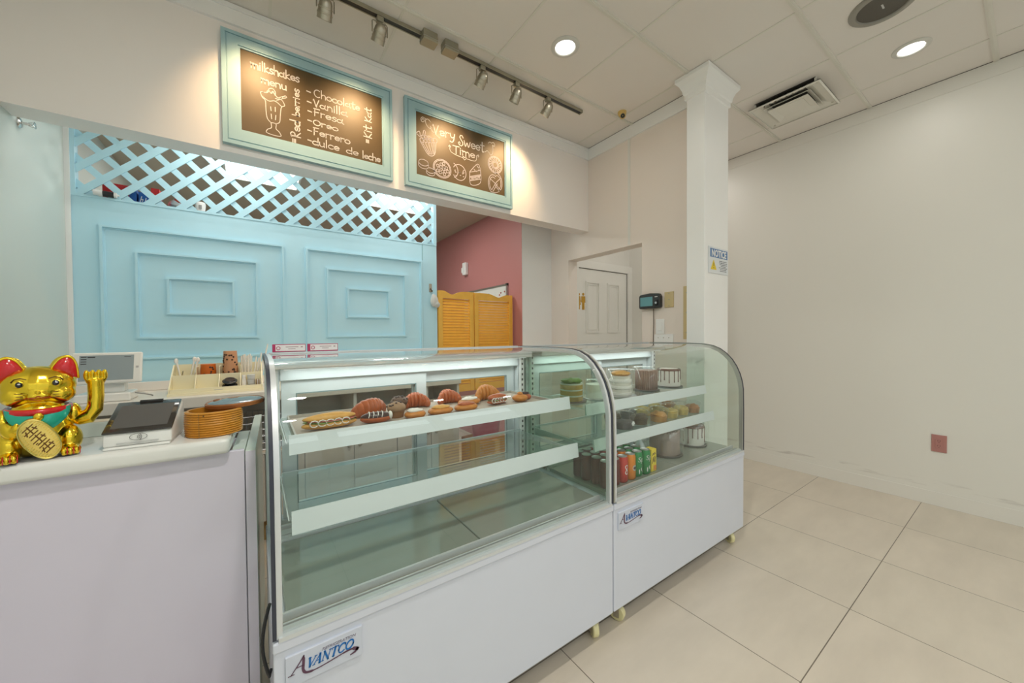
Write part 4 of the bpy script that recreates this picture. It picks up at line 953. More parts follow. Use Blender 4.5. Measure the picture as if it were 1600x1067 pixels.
# payment terminal
t = thing('payment_terminal', 'white payment terminal with a tilted black screen on the front counter', 'payment terminal', (-0.283, 1.600, CT + 0.0006), -3)
body = [(-0.082, 0.006), (-0.078, 0.042), (0.055, 0.108), (0.092, 0.100), (0.100, 0.006)]
obj('base', bbox_(-0.072, 0.072, -0.090, 0.098, 0, 0.0075, 0.003), M_wgloss, t)
obj('body', bevel(prism(BM(), [(y, z + 0.002) for y, z in body], -0.074, 0.074, 'X'), 0.004, 2), M_wgloss, t, 50)
Sx = Matrix.Translation((0, -0.078, 0.045)) @ Matrix.Rotation(math.atan2(0.066, 0.133), 4, 'X')
L = math.hypot(0.066, 0.133)
obj('screen_bezel', xf(bevel(bx(-0.0755, 0.0755, -0.004, L + 0.002, 0.0005, 0.007), 0.003), Sx), mat('dark_brown_glass', (0.035, 0.03, 0.027), 0.08, coat=0.3), t, 50)
obj('screen', xf(bx(-0.062, 0.062, 0.014, L - 0.020, 0.0071, 0.0076), Sx), mat('screen_off', (0.10, 0.095, 0.09), 0.12), t)
obj('camera_bar', xf(bx(-0.025, 0.030, L - 0.006, L + 0.003, 0.0071, 0.010), Sx), M_black, t)
obj('card_slot', bx(-0.045, 0.045, -0.0855, -0.0815, 0.0145, 0.0175), mat('slot_grey', (0.55, 0.55, 0.55), 0.4), t)
b = BM()
for r_ in (0.004, 0.008, 0.012): tube(b, [(-0.004 + r_ * math.cos(R(a)), -0.0826, 0.031 + r_ * math.sin(R(a))) for a in range(-50, 60, 20)], 0.0007, 5)
tube(b, [(0.001 + 0.019 * math.cos(R(a)), -0.0824, 0.031 + 0.0095 * math.sin(R(a))) for a in range(0, 360, 20)], 0.0006, 5, True)
obj('contactless_mark', b, mat('mark_dark', (0.12, 0.12, 0.12), 0.5), t)

# slatted wooden basket with lid
t = thing('wooden_basket', 'round honey wood slatted basket on the front counter', 'basket', (-0.116, 1.592, CT + 0.0006))
M_wood = mat('ribbed_honey_wood', '#c98a2f', 0.42, var=0.25, scale=18, bump=0.05, bscale=60, coat=0.1)
prof = [(0.0, 0.0), (0.068, 0.0)]
n = 11
for k in range(n):
    z0, z1 = 0.080 * k / n, 0.080 * (k + 1) / n; r_ = 0.0732 + 0.002 * math.sin(PI * k / n)
    prof += [(r_, z0 + 0.0004), (r_ + 0.0036, (z0 + z1) / 2), (r_, z1 - 0.0004)]
prof += [(0.0725, 0.0805), (0.066, 0.080), (0.066, 0.008), (0.0, 0.008)]
obj('slatted_wall', lat(prof, 56, cap=False), M_wood, t, 50)
obj('overlap_seam', bx(-0.035, -0.0335, -0.0705, -0.068, 0.002, 0.078), mat('wood_seam', (0.30, 0.16, 0.04), 0.6), t)
obj('nail', lat([(0.0, -0.0772), (0.0022, -0.0768), (0.0025, -0.074)], 10, (-0.022, 0.003, 0.070), 'Y'), M_dark, t)
t = thing('pot_lid', 'round glass lid with a copper coloured rim resting on the wooden basket', 'lid', (-0.060, 1.655, CT + 0.0885))
Tl = Matrix.Rotation(R(-2), 4, 'Y') @ Matrix.Rotation(R(1), 4, 'X')
M_cop = mat('copper_brown_rim', '#a5673a', 0.35, 0.4, var=0.15)
obj('rim', xf(lat([(0.078, -0.006), (0.086, -0.006), (0.087, 0.004), (0.083, 0.008), (0.078, 0.006)], 48, cap=False), Tl), M_cop, t, 50)
obj('glass_dome', xf(lat([(0.0785, 0.0062), (0.070, 0.009), (0.045, 0.013), (0.0, 0.015)], 48, cap=False), Tl), mat('smoked_glass', (0.17, 0.20, 0.21), 0.12, coat=0.3), t, 180)
obj('vent_ring', xf(lat([(0.006, 0.0), (0.013, 0.0), (0.013, 0.004), (0.010, 0.006), (0.006, 0.005)], 18, (-0.052, 0.02, 0.0085), cap=False), Tl), M_cop, t, 50)

# ------------------------------------------------------------------ the gold beckoning cat
def gold_mat():
    return mat('polished_gold', (0.95, 0.64, 0.05), 0.19, 1.0, var=0.12, scale=12, bump=0.10, bscale=22)
M_gold = gold_mat()
M_catred = mat('glossy_red', (0.62, 0.008, 0.012), 0.2, coat=0.5, var=0.08)
M_catgreen = mat('pearl_green', (0.015, 0.42, 0.30), 0.25, 0.25, coat=0.4, var=0.25, scale=14)
M_line_red = mat('dark_red_line', (0.42, 0.05, 0.01), 0.4)
M_brown = mat('brown_line', (0.16, 0.07, 0.01), 0.4)
t = thing('lucky_cat', 'shiny gold beckoning cat figurine with red ears and green bib on the front counter', 'figurine', (-0.490, 1.575, CT + 0.0008), 16)
t.scale = (0.665, 0.82, 0.98)
def remeshed(bm, vox, smooth_it=2):
    me = bpy.data.meshes.new('r'); bm.to_mesh(me); bm.free()
    o = bpy.data.objects.new('r', me); COL.objects.link(o)
    m1 = o.modifiers.new('a', 'REMESH'); m1.mode = 'VOXEL'; m1.voxel_size = vox
    m2 = o.modifiers.new('b', 'SMOOTH'); m2.factor = 0.6; m2.iterations = smooth_it * 2
    dg = bpy.context.evaluated_depsgraph_get(); me2 = bpy.data.meshes.new_from_object(o.evaluated_get(dg))
    b2 = BM(); b2.from_mesh(me2); bpy.data.objects.remove(o); bpy.data.meshes.remove(me); bpy.data.meshes.remove(me2)
    return b2
from mathutils import Euler
E_ = lambda x, y, z: Euler((R(x), R(y), R(z)))
b = BM()
ell(b, (0, 0.012, 0.075), (0.094, 0.068, 0.080))              # torso
ell(b, (0, 0.020, 0.045), (0.108, 0.074, 0.050))              # haunches
ell(b, (0, -0.018, 0.122), (0.076, 0.056, 0.040))             # chest and shoulders
ell(b, (0, -0.006, 0.196), (0.103, 0.070, 0.056))             # head
ell(b, (-0.054, -0.022, 0.174), (0.046, 0.048, 0.029)); ell(b, (0.054, -0.022, 0.174), (0.046, 0.048, 0.029))   # cheeks
ell(b, (0, -0.066, 0.175), (0.030, 0.016, 0.014))             # muzzle
ell(b, (-0.013, -0.072, 0.172), (0.015, 0.010, 0.009)); ell(b, (0.013, -0.072, 0.172), (0.015, 0.010, 0.009))
for s in (-1, 1):                                             # ears
    ell(b, (s * 0.067, 0.0, 0.232), (0.042, 0.022, 0.048), rot=E_(0, s * 14, 0)); ell(b, (s * 0.074, 0.0, 0.252), (0.028, 0.015, 0.028), rot=E_(0, s * 8, 0))
    ell(b, (s * 0.076, -0.026, 0.040), (0.040, 0.042, 0.040)) # knees
    ell(b, (s * 0.078, -0.066, 0.014), (0.032, 0.028, 0.0145))# feet
    for k in (-1, 0, 1): ell(b, (s * 0.078 + 0.017 * k, -0.086, 0.013), (0.0095, 0.012, 0.012))
ell(b, (-0.088, -0.022, 0.100), (0.030, 0.034, 0.040)); ell(b, (-0.068, -0.056, 0.084), (0.030, 0.020, 0.022), rot=E_(0, 30, 0)); 
for k in range(4): ell(b, (-0.056 + 0.010 * k, -0.076 - 0.001 * k, 0.096 - 0.006 * k), (0.0075, 0.010, 0.015), rot=E_(0, 35, 0))
ell(b, (0.090, 0.0, 0.110), (0.026, 0.030, 0.030))            # shoulder of the raised arm
for v_ in b.verts: v_.co.z = max(v_.co.z, 0.0005)
obj('body', remeshed(b, 0.0032, 2), M_gold, t, 180)
def on_cat(z, x):                                             # front surface of the head
    yy = 1 - (x / 0.103) ** 2 - ((z - 0.196) / 0.056) ** 2
    return -0.006 - 0.070 * math.sqrt(max(yy, 0.02))
for s in (-1, 1):                                             # red inner ears
    b = BM()
    P = [(s * 0.028, 0.226), (s * 0.040, 0.250), (s * 0.056, 0.268), (s * 0.074, 0.275), (s * 0.090, 0.270), (s * 0.101, 0.250), (s * 0.105, 0.214), (s * 0.070, 0.222)]
    cx_, cz_ = s * 0.070, 0.246
    outer = [b.verts.new((x, -0.019, z)) for x, z in P]; inner = [b.verts.new((cx_ + (x - cx_) * .6, -0.0275, cz_ + (z - cz_) * .6)) for x, z in P]
    for i in range(len(P)):
        j = (i + 1) % len(P); b.faces.new((outer[i], outer[j], inner[j], inner[i]))
    b.faces.new(inner); b.faces.new(outer)
    obj('inner_ear', b, M_catred, t, 70)
    rim = [(x * 1.0, -0.016, z) for x, z in P[:7]]
    obj('ear_rim', tube(BM(), [(cx_ + (x - cx_) * 1.05, -0.0185, cz_ + (z - cz_) * 1.06) for x, z in [(p[0], p[1]) for p in [(q[0] / 1, q[1]) for q in smooth_pts(P[:7], 3)]]], 0.004, 8), M_gold, t, 180)
    ex, ez = s * 0.046, 0.206; ey = on_cat(ez, ex)
    obj('eye_socket', ell(BM(), (ex, ey + 0.002, ez), (0.019, 0.006, 0.011)), M_gold, t, 180)
    e = obj('eye', ell(BM(), (ex - s * .001, ey - 0.0035, ez), (0.0095, 0.0050, 0.0080)), mat('eye_black', (0.012, 0.012, 0.014), 0.1, coat=0.5), t, 180)
    obj('eye_highlight', ell(BM(), (ex + 0.001, ey - 0.0078, ez + 0.0015), (0.0040, 0.001, 0.0022), 12, 8), mat('eye_white', (0.7, 0.7, 0.72), 0.3), e, 180)
    b = BM()
    for k, dz in enumerate((0.0, -0.007, -0.014)):
        pts = [(s * (0.036 + 0.012 * q), 0, 0.181 + dz - 0.0006 * q * (k - 1)) for q in range(5)]
        tube(b, [(x, -0.0735 + 0.0035 * q * q * 0.62, z) for q, (x, y_, z) in enumerate(pts)], 0.0009, 5)
    obj('whiskers', b, M_brown, t, 180)
    b = BM(); tube(b, [(s * x, on_cat(z, x) - 0.001, z) for x, z in ((0.028, 0.219), (0.042, 0.2225), (0.058, 0.220), (0.066, 0.212))], 0.0012, 5); obj('brow', b, M_brown, t, 180)
    b = BM()
    for k in (-0.5, 0.5, 1.5): tube(b, [(s * 0.078 + 0.017 * k - .0085 * 0, -0.0985 + .001, 0.005), (s * 0.078 + 0.017 * k, -0.0975, 0.013), (s * 0.078 + 0.017 * k, -0.088, 0.024)], 0.0016, 6)
    obj('toe_lines', b, M_catred, t, 180)
b = BM(); tube(b, [(x, -0.0835 - dy, z + 0.0005) for x, dy, z in ((-0.032, -0.004, 0.1665), (-0.020, 0.001, 0.1685), (-0.008, 0.003, 0.1675), (0, 0.002, 0.172), (0.008, 0.003, 0.1675), (0.020, 0.001, 0.1685), (0.032, -0.004, 0.1665))], 0.0014, 6); tube(b, [(-0.022, -0.078, 0.165), (0, -0.081, 0.161), (0.022, -0.078, 0.165)], 0.0011, 6)
obj('mouth', b, M_line_red, t, 180)
obj('nose', ell(BM(), (0, -0.083, 0.183), (0.008, 0.005, 0.005)), M_gold, t, 180)
b = BM(); N_ = 44
pts = [(0.083 * math.cos(2 * PI * k / N_), -0.016 + 0.069 * math.sin(2 * PI * k / N_), 0.1360 - 0.006 * (1 - math.sin(2 * PI * k / N_)) * .5) for k in range(N_)]
tube(b, pts, 0.0090, 10, True); obj('collar', b, M_catred, t, 180)
obj('bell', ell(BM(), (0.0, -0.090, 0.119), (0.0145, 0.012, 0.0115)), M_gold, t, 180)
# bib: a patch of the chest, flared to a point
b = BM(); nu, nv = 22, 10; grid = []
for j in range(nv + 1):
    row = []
    for i in range(nu + 1):
        u = -1 + 2 * i / nu; f = j / nv
        wdt = 0.078 * (1 - f ** 2.2) + 0.006; x = u * wdt; z = 0.130 - 0.062 * f + 0.010 * u * u * (1 - f)
        yy = -0.020 - 0.060 * math.sqrt(max(0.05, 1 - (x / 0.094) ** 2)) - 0.010 * math.sin(PI * min(1, f * 1.1)) + 0.006 * f
        row.append((x, yy - 0.004, z))
    grid.append(row)
va = [[b.verts.new(p) for p in r_] for r_ in grid]; vb = [[b.verts.new((p[0], p[1] + 0.012, p[2])) for p in r_] for r_ in grid]
for j in range(nv):
    for i in range(nu):
        b.faces.new((va[j][i], va[j][i + 1], va[j + 1][i + 1], va[j + 1][i])); b.faces.new((vb[j][i + 1], vb[j][i], vb[j + 1][i], vb[j + 1][i + 1]))
for i in range(nu): b.faces.new((va[nv][i], va[nv][i + 1], vb[nv][i + 1], vb[nv][i])); b.faces.new((va[0][i + 1], va[0][i], vb[0][i], vb[0][i + 1]))
for j in range(nv): b.faces.new((va[j][0], va[j + 1][0], vb[j + 1][0], vb[j][0])); b.faces.new((va[j + 1][nu], va[j][nu], vb[j][nu], vb[j + 1][nu]))
obj('bib', b, M_catgreen, t, 60)
# coin: an oval gold plaque with ridges and raised characters
Mc = Matrix.Translation((0.002, -0.096, 0.0595)) @ Matrix.Rotation(R(10), 4, 'X') @ Matrix.Rotation(R(-40), 4, 'Y') @ Matrix.Diagonal((1.22, 1, 1.12, 1))
def oval(rx, rz, n=36, p=2.3): return [(rx * math.copysign(abs(math.cos(a)) ** (2 / p), math.cos(a)), rz * math.copysign(abs(math.sin(a)) ** (2 / p), math.sin(a))) for a in [2 * PI * k / n for k in range(n)]]
b = BM(); prism(b, oval(0.034, 0.058), -0.004, 0.006, 'Y'); bevel(b, 0.002, 2); tube(b, [(x, -0.0045, z) for x, z in oval(0.032, 0.056)], 0.0022, 6, True)
for k in range(16):
    z = -0.048 + 0.0062 * k; hx = 0.030 * math.sqrt(max(0, 1 - (z / 0.056) ** 2))
    for s in (-1, 1): tube(b, [(s * hx, -0.0045, z), (s * (hx - 0.008), -0.0048, z + .001)], 0.0015, 5)
c_ = obj('coin', xf(b, Mc), mat('pale_gold', (0.95, 0.74, 0.22), 0.25, 1.0, var=0.1, bump=0.08, bscale=40), t, 50)
b = BM()
for k, zc in enumerate((0.030, 0.002, -0.026)):
    for q in ([(-.014, .010), (.014, .010)], [(0, .014), (0, -.010)], [(-.016, .0), (.016, .0)], [(-.012, -.010), (.012, -.010)], [(-.008, .006 - .012 * (k % 2)), (-.013, -.006)], [(.008, .006), (.013, -.006)]):
        tube(b, [(x, -0.0050, zc + z) for x, z in q], 0.0014, 5)
obj('coin_characters', xf(b, Mc), M_brown, c_, 60)
# raised arm with paw
b = BM()
tube(b, [(0.082, -0.004, 0.098), (0.106, -0.010, 0.092), (0.134, -0.014, 0.097), (0.152, -0.015, 0.120), (0.156, -0.014, 0.155), (0.156, -0.014, 0.186), (0.156, -0.016, 0.208)], [0.014, 0.019, 0.024, 0.026, 0.0255, 0.026, 0.026], 20)
for k in range(4): ell(b, (0.156 - 0.0270 + 0.018 * k, -0.022, 0.218), (0.0098, 0.013, 0.017)); ell(b, (0.156 - 0.0270 + 0.018 * k, -0.030, 0.225), (0.0075, 0.008, 0.010))
ell(b, (0.156, -0.016, 0.204), (0.032, 0.017, 0.018))
obj('raised_arm', remeshed(b, 0.0024, 1), M_gold, t, 180)

# ------------------------------------------------------------------ refrigerated display cases
G_case = glass('display_glass', (0.965, 0.985, 0.975), 1.5, 0.0, 1.15)
G_side = glass('green_side_glass', (0.90, 0.95, 0.915), 1.5, 0.0, 1.15)
G_shelf = glass('shelf_glass', (0.90, 0.955, 0.93), 1.5, 0.0, 1.4)
M_panelw = mat('white_painted_steel', (0.64, 0.675, 0.77), 0.22, var=0.02, coat=0.15)
M_frm = mat('anodised_frame', (0.66, 0.69, 0.71), 0.35, 0.35, var=0.03)
M_frmd = mat('grey_frame', (0.44, 0.45, 0.41), 0.3, 0.6, var=0.05)
M_gask = mat('blue_black_gasket', (0.035, 0.04, 0.06), 0.4)
M_railw = mat('pale_price_rail', (0.70, 0.76, 0.79), 0.3, var=0.02)
M_doorf = mat('rear_door_frame', (0.72, 0.77, 0.79), 0.3, 0.1)
M_deck = mat('dark_green_deck_glass', (0.25, 0.29, 0.25), 0.08, var=0.06, coat=0.5)
M_track = mat('khaki_track', (0.33, 0.31, 0.245), 0.35, 0.5)
M_caster = mat('cream_caster', '#e6dfae', 0.4)
M_plum = mat('logo_plum', '#5b3a50', 0.4); M_lblue = mat('logo_blue', '#0f6ab4', 0.4); M_lgrey = mat('logo_grey', (0.22, 0.20, 0.26), 0.5)
W = 1.187
PR = [(0.006, 0.562), (0.006, 0.80), (0.008, 0.930), (0.014, 0.975), (0.026, 1.020), (0.045, 1.065), (0.070, 1.105), (0.102, 1.140), (0.140, 1.168), (0.185, 1.187), (0.240, 1.196), (0.340, 1.199), (0.480, 1.200), (0.640, 1.200)]
def inset(P, d):
    out = []
    for i, p in enumerate(P):
        a, c = P[max(i - 1, 0)], P[min(i + 1, len(P) - 1)]; tx, ty = c[0] - a[0], c[1] - a[1]; l = math.hypot(tx, ty); out.append((p[0] + d * ty / l, p[1] - d * tx / l))
    return out
def strip(bm, Pa, Pb, x0, x1):
    n = len(Pa)
    A = [[bm.verts.new((x, p[0], p[1])) for p in P_] for x in (x0, x1) for P_ in (Pa, Pb)]
    a0, b0, a1, b1 = A
    for i in range(n - 1):
        bm.faces.new((a0[i], a0[i + 1], a1[i + 1], a1[i])); bm.faces.new((b0[i + 1], b0[i], b1[i], b1[i + 1]))
        bm.faces.new((a0[i + 1], a0[i], b0[i], b0[i + 1])); bm.faces.new((a1[i], a1[i + 1], b1[i + 1], b1[i]))
    for i in (0, n - 1): bm.faces.new((a0[i], a1[i], b1[i], b0[i]))
    return bm
def logo(t, badge):
    """maker's plate: capital A, swoosh and italic serif capitals"""
    y = -0.0042
    b = BM()
    ribbon(b, [(.034, .468), (.052, .490), (.061, .503)], [.0016, .0022, .0026], y); ribbon(b, [(.029, .4685), (.041, .4685)], .0012, y); ribbon(b, [(.047, .4815), (.060, .4815)], .0014, y)
    ribbon(b, smooth_pts([(.0615, .5035), (.0605, .485), (.060, .470), (.066, .461), (.082, .458), (.105, .4595), (.130, .463), (.155, .4665), (.172, .466), (.181, .461)], 5), [.003] * 2 + [.0058] * 12 + [.005] * 6 + [.0022] * 14 + [.0035] * 6 + [.0075] * 6, y)
    ribbon(b, [(.181, .462), (.176, .4555), (.165, .453)], [.007, .005, .002], y)
    obj('swoosh', b, M_plum, badge)
    b = BM(); sl = 0.30; x = .0665; h = .0205; z0 = .4705
    def st(pts, w): ribbon(b, [(x + u * .0195 + v * h * sl, z0 + v * h) for u, v in pts], w, y)
    def V(): st([(.10, 1), (.36, 0)], .0042); st([(.36, 0), (.76, 1)], .0016); st([(-.04, 1), (.26, 1)], .0012); st([(.62, 1), (.88, 1)], .0012)
    def A(): st([(.0, 0), (.46, 1)], .0016); st([(.46, 1), (.66, 0)], .0044); st([(.22, .36), (.56, .36)], .0012); st([(-.12, 0), (.14, 0)], .0012); st([(.52, 0), (.80, 0)], .0012)
    def N(): st([(.12, 0), (.12, 1)], .0016); st([(.10, 1), (.74, 0)], .0042); st([(.74, 0), (.74, 1)], .0016); st([(0, 0), (.24, 0)], .0012); st([(.62, 1), (.88, 1)], .0012)
    def T(): st([(.38, 0), (.38, 1)], .0042); st([(.0, 1), (.76, 1)], .0016); st([(0, 1), (0, .8)], .0014); st([(.76, 1), (.76, .8)], .0014); st([(.24, 0), (.52, 0)], .0012)
    def C(): st(arc(.44, .5, .40, .5, 52, 190, 10), .0036); st(arc(.44, .5, .40, .5, 190, 318, 10), .0026); st([(.72, .95), (.74, .72)], .0014)
    def O(): st(arc(.46, .5, .42, .5, 0, 360, 20), .0036)
    for fn, adv in ((V, .78), (A, .86), (N, .98), (T, .86), (C, .88), (O, .9)):
        fn(); x += adv * .0195
    obj('maker_name', b, M_lblue, badge)
    obj('small_lettering', xf(text_bm('REFRIGERATION', 0.0102, 'LEFT', 0.25, 0.0002), Matrix.Translation((.100, y - .0002, .4955)) @ FACE_Y @ Matrix.Diagonal((1.03, 1, 1, 1))), M_lgrey, badge)

def display_case(label, X, rail_top, rail_mid, shelf_top, light_left):
    t = thing('display_case', label, 'display case', (X, 1.0, 0), 0, 'refrigerated display cases')
    obj('base_cabinet', bevel(bx(0.001, W - 0.001, 0.003, 0.66, 0.10, 0.530), 0.003, 2), M_panelw, t)
    obj('base_trim', bevel(bx(0, W, -0.002, 0.662, 0.5305, 0.556), 0.004, 2), M_panelw, t)
    # casters
    for cx, cy, sw in ((0.086, 0.055, 20), (1.125, 0.055, -25), (0.086, 0.60, 10), (1.125, 0.60, 40)):
        c = obj('caster', xf(lat([(0.012, -0.013), (0.030, -0.013), (0.034, -0.009), (0.034, 0.009), (0.030, 0.013), (0.012, 0.013)], 28, axis='X'), Matrix.Translation((cx, cy, 0.0345)) @ Matrix.Rotation(R(sw), 4, 'Z')), M_caster, t, 40)
        b = BM(); box(b, -0.019, -0.015, -0.012, 0.012, 0.02, 0.088); box(b, 0.015, 0.019, -0.012, 0.012, 0.02, 0.088); box(b, -0.019, 0.019, -0.02, 0.02, 0.086, 0.0995); lathe(b, [(0.006, -0.021), (0.006, 0.021)], 10, (0, 0, 0.0345), 'X')
        obj('caster_fork', xf(b, Matrix.Translation((cx, cy, 0)) @ Matrix.Rotation(R(sw), 4, 'Z')), M_nickel, c)
    bd = obj('maker_plate', bevel(bx(0.024, 0.194, -0.0042 + 0.0004, 0.0029, 0.440, 0.514), 0.0008, 1), mat('pale_grey_plate', (0.58, 0.62, 0.72), 0.3), t)
    logo(t, bd)
    # glazing
    obj('front_glass', strip(BM(), PR, inset(PR, 0.005), 0.020, W - 0.020), G_case, t, 60)
    # end frames: outer gasket, light band, inner lip
    for s in (0, 1):
        X0 = (lambda a, c: (a, c)) if s == 0 else (lambda a, c: (W - c, W - a))
        obj('end_frame', strip(BM(), inset(PR, -0.003), inset(PR, 0.016), *X0(0.0085, 0.0205)), M_frmd if (s == 1 and light_left) else M_frm, t, 60)
        obj('gasket', strip(BM(), inset(PR, -0.005), inset(PR, 0.016), *X0(0.0, 0.008)), M_frmd if (s == 0 and light_left) else M_gask, t, 60)
        Pi = inset(PR, 0.018); poly = [(0.6, 0.562)] + [(0.6, 1.178)] + list(reversed([p for p in Pi if p[0] < 0.6]))
        obj('side_glass', prism(BM(), poly, *X0(0.010, 0.016), 'X'), G_side, t)
        obj('rear_post', bx(*X0(0.004, 0.050), 0.605, 0.662, 0.5565, 1.20), M_doorf, t)
        b = bx(*X0(0.022, 0.044), 0.585, 0.600, 0.585, 1.15)
        o = obj('shelf_standard', b, M_white, t)
        b = BM()
        for k in range(20): box(b, *X0(0.029, 0.037), 0.5842, 0.585, 0.60 + .028 * k, 0.612 + .028 * k)
        obj('slots', b, M_dark, o)
    # inner front rails and deck
    b = BM()
    box(b, 0.02, W - 0.02, 0.011, 0.026, 0.5565, 0.572); box(b, 0.02, W - 0.02, 0.036, 0.042, 0.5565, 0.570); box(b, 0.02, W - 0.02, 0.056, 0.064, 0.5565, 0.582)
    obj('front_rail', b, M_frm, t)
    obj('track', bx(0.02, W - 0.02, 0.0262, 0.0558, 0.5563, 0.5625), M_track, t)
    obj('bottom_edge_strip', bx(0.012, W - 0.012, -0.0035, 0.0105, 0.5562, 0.566), M_frm, t)
    for a, c in ((0.030, W / 2 - 0.002), (W / 2 + 0.002, W - 0.030)):
        obj('deck_panel', bevel(bx(a, c, 0.066, 0.445, 0.5567, 0.5745), 0.002, 1), M_deck, t)
    b = BM()
    for y0, y1, z in ((0.447, 0.462, 0.584), (0.470, 0.480, 0.580), (0.492, 0.530, 0.578), (0.545, 0.560, 0.584)): box(b, 0.03, W - 0.03, y0, y1, 0.5567, z)
    obj('rear_rail', b, M_frm, t)
    obj('vent_grille', bx(0.03, W - 0.03, 0.4625, 0.60, 0.5562, 0.568), M_track, t)
    # canopy and rear doors
    obj('rear_header', bevel(bx(0.0505, W - 0.0505, 0.598, 0.662, 1.100, 1.20), 0.003, 1), M_doorf, t)
    obj('lamp_housing', bevel(bx(0.03, W - 0.03, 0.50, 0.59, 1.150, 1.178), 0.004, 2), M_frm, t)
    obj('lamp_tube', bx(0.06, W - 0.06, 0.515, 0.575, 1.1465, 1.1498), mat('cool_lamp_tube', (0.93, 1.0, 0.98), 0.4, emit=0.4), t)
    ll = lamp('added_case_light', 'AREA', (X + W / 2, 1.0 + 0.545, 1.145), 0.9, (0.93, 1.0, 0.97), 0.1); ll.data.shape = 'RECTANGLE'; ll.data.size = W - 0.14; ll.data.size_y = 0.05  # light added under the canopy to brighten the case interior
    obj('top_edge_strip', bx(0.02, W - 0.02, 0.641, 0.664, 1.2003, 1.206), M_frm, t)
    obj('rear_sill', bx(0.0505, W - 0.0505, 0.605, 0.660, 0.5565, 0.580), M_doorf, t)
    for a, c, y in ((0.055, 0.622, 0.612), (0.565, W - 0.055, 0.634)):
        d = obj('rear_door', frame(BM(), a, c, 0.583, 1.098, 0.050, y, y + 0.018), M_doorf, t)
        obj('pane', bx(a + 0.049, c - 0.049, y + 0.007, y + 0.011, 0.631, 1.050), glass('rear_pane', (0.93, 0.955, 0.945), 1.45), d)
        obj('gasket_line', frame(BM(), a + 0.047, c - 0.047, 0.630, 1.051, 0.004, y - 0.001, y + 0.0005), mat('gasket_teal_grey', (0.22, 0.30, 0.31), 0.5), d)
    # shelves
    for yf, (z0, z1), zs in ((0.205, rail_top, shelf_top), (0.155, rail_mid, 0.762)):
        s = obj('shelf', bx(0.050, W - 0.050, yf + 0.008, 0.582, zs - 0.008, zs), G_shelf, t)
        obj('price_rail', prism(BM(), [(yf + 0.0075, z0), (yf - 0.004, z0 + 0.001), (yf + 0.004, z1), (yf + 0.0075, z1)], 0.052, W - 0.048, 'X'), M_railw, s)
        obj('shelf_edge', bx(0.052, W - 0.050, 0.5825, 0.588, zs - 0.012, zs + 0.002), M_railw, s)
        for x in (0.046, W - 0.048): obj('bracket', prism(BM(), [(yf + 0.03, zs - 0.0085), (0.584, zs - 0.0085), (0.584, zs - 0.055), (0.50, zs - 0.040)], x, x + 0.003, 'X'), M_railw, s)
    return t
C1X, C2X = 0.022, 1.213
display_case('long curved glass refrigerated display case with a tray of pastries, the nearer of two', C1X, (0.930, 0.985), (0.725, 0.787), 0.966, False)
display_case('curved glass refrigerated display case full of cakes and drinks, the farther of two', C2X, (0.884, 0.936), (0.727, 0.780), 0.918, True)

# power cord at the left end
tag(obj('black_cable', tube(BM(), [(0.020, 1.12, 0.58)] + [(0.016 - 0.013 * math.sin(PI * k / 12), 1.10, 0.58 - 0.17 * k / 12) for k in range(13)] + [(0.0195, 1.12, 0.41)], 0.0042, 8), M_black, None, 60), 'black power cord looping down in the gap left of the nearer display case', 'cord')

# small price cards standing on the back edge of the nearer case
M_magenta = mat('card_magenta', '#b0315f', 0.5); M_card = mat('card_white', (0.80, 0.77, 0.78), 0.5)
for x, lb in ((0.108, 'magenta edged white card on top of the nearer display case, left of two'), (0.224, 'magenta edged white card on top of the nearer display case, right of two')):
    t = thing('price_card', lb, 'card', (x, 1.648, 1.2068), 0, 'price cards on the display case')
    obj('card', bbox_(-0.055, 0.055, -0.004, 0.004, 0, 0.030, 0.001, 1), M_magenta, t)
    obj('white_face', bx(-0.045, 0.053, -0.0046, -0.004, 0.004, 0.0275), M_card, t)
    obj('round_mark', tube(BM(), [(-0.036 + 0.006 * math.cos(R(a)), -0.0048, 0.015 + 0.006 * math.sin(R(a))) for a in range(0, 360, 30)], 0.0012, 5, True), M_magenta, t)
    b = BM(); box(b, -0.012, 0.030, -0.0049, -0.0046, 0.018, 0.0205); box(b, -0.004, 0.020, -0.0049, -0.0046, 0.011, 0.013); box(b, 0.038, 0.045, -0.0049, -0.0046, 0.017, 0.021); obj('print', b, mat('card_print', (0.35, 0.25, 0.28), 0.6), t)

# ------------------------------------------------------------------ pastries on the tray
TZ = 0.9665
t = thing('baking_tray', 'long shallow metal tray on the upper shelf of the nearer display case', 'tray', (0.575, 1.375, TZ))
b = BM(); box(b, -0.480, 0.490, -0.145, 0.165, 0, 0.002)
for a in ((-0.485, -0.480, -0.15, 0.17), (0.490, 0.495, -0.15, 0.17), (-0.485, 0.495, -0.15, -0.145), (-0.485, 0.495, 0.165, 0.17)): box(b, a[0], a[1], a[2], a[3], 0, 0.014)
obj('tray', b, mat('tray_metal', (0.50, 0.47, 0.42), 0.35, 0.5), t); obj('liner', bx(-0.478, 0.488, -0.143, 0.163, 0.0022, 0.0030), mat('brown_paper', (0.42, 0.36, 0.30), 0.7), t)
PZ = TZ + 0.0034
M_crust = mat('golden_crust', '#c07a30', 0.45, var=0.3, scale=45, bump=0.2, bscale=90, coat=0.1)
M_crust2 = mat('pale_crust', '#d9a353', 0.5, var=0.25, scale=40, bump=0.2, bscale=80)
M_orange = mat('baked_orange_crust', '#b0592c', 0.4, var=0.35, scale=50, bump=0.25, bscale=80, coat=0.1)
M_choc = mat('chocolate', '#3a1f1c', 0.3, var=0.2, scale=30, coat=0.2)
M_icing = mat('white_icing', (0.80, 0.77, 0.72), 0.4, var=0.03)
M_lettuce = mat('lettuce', '#6d8a3a', 0.5, var=0.4, scale=60, bump=0.3, bscale=60)
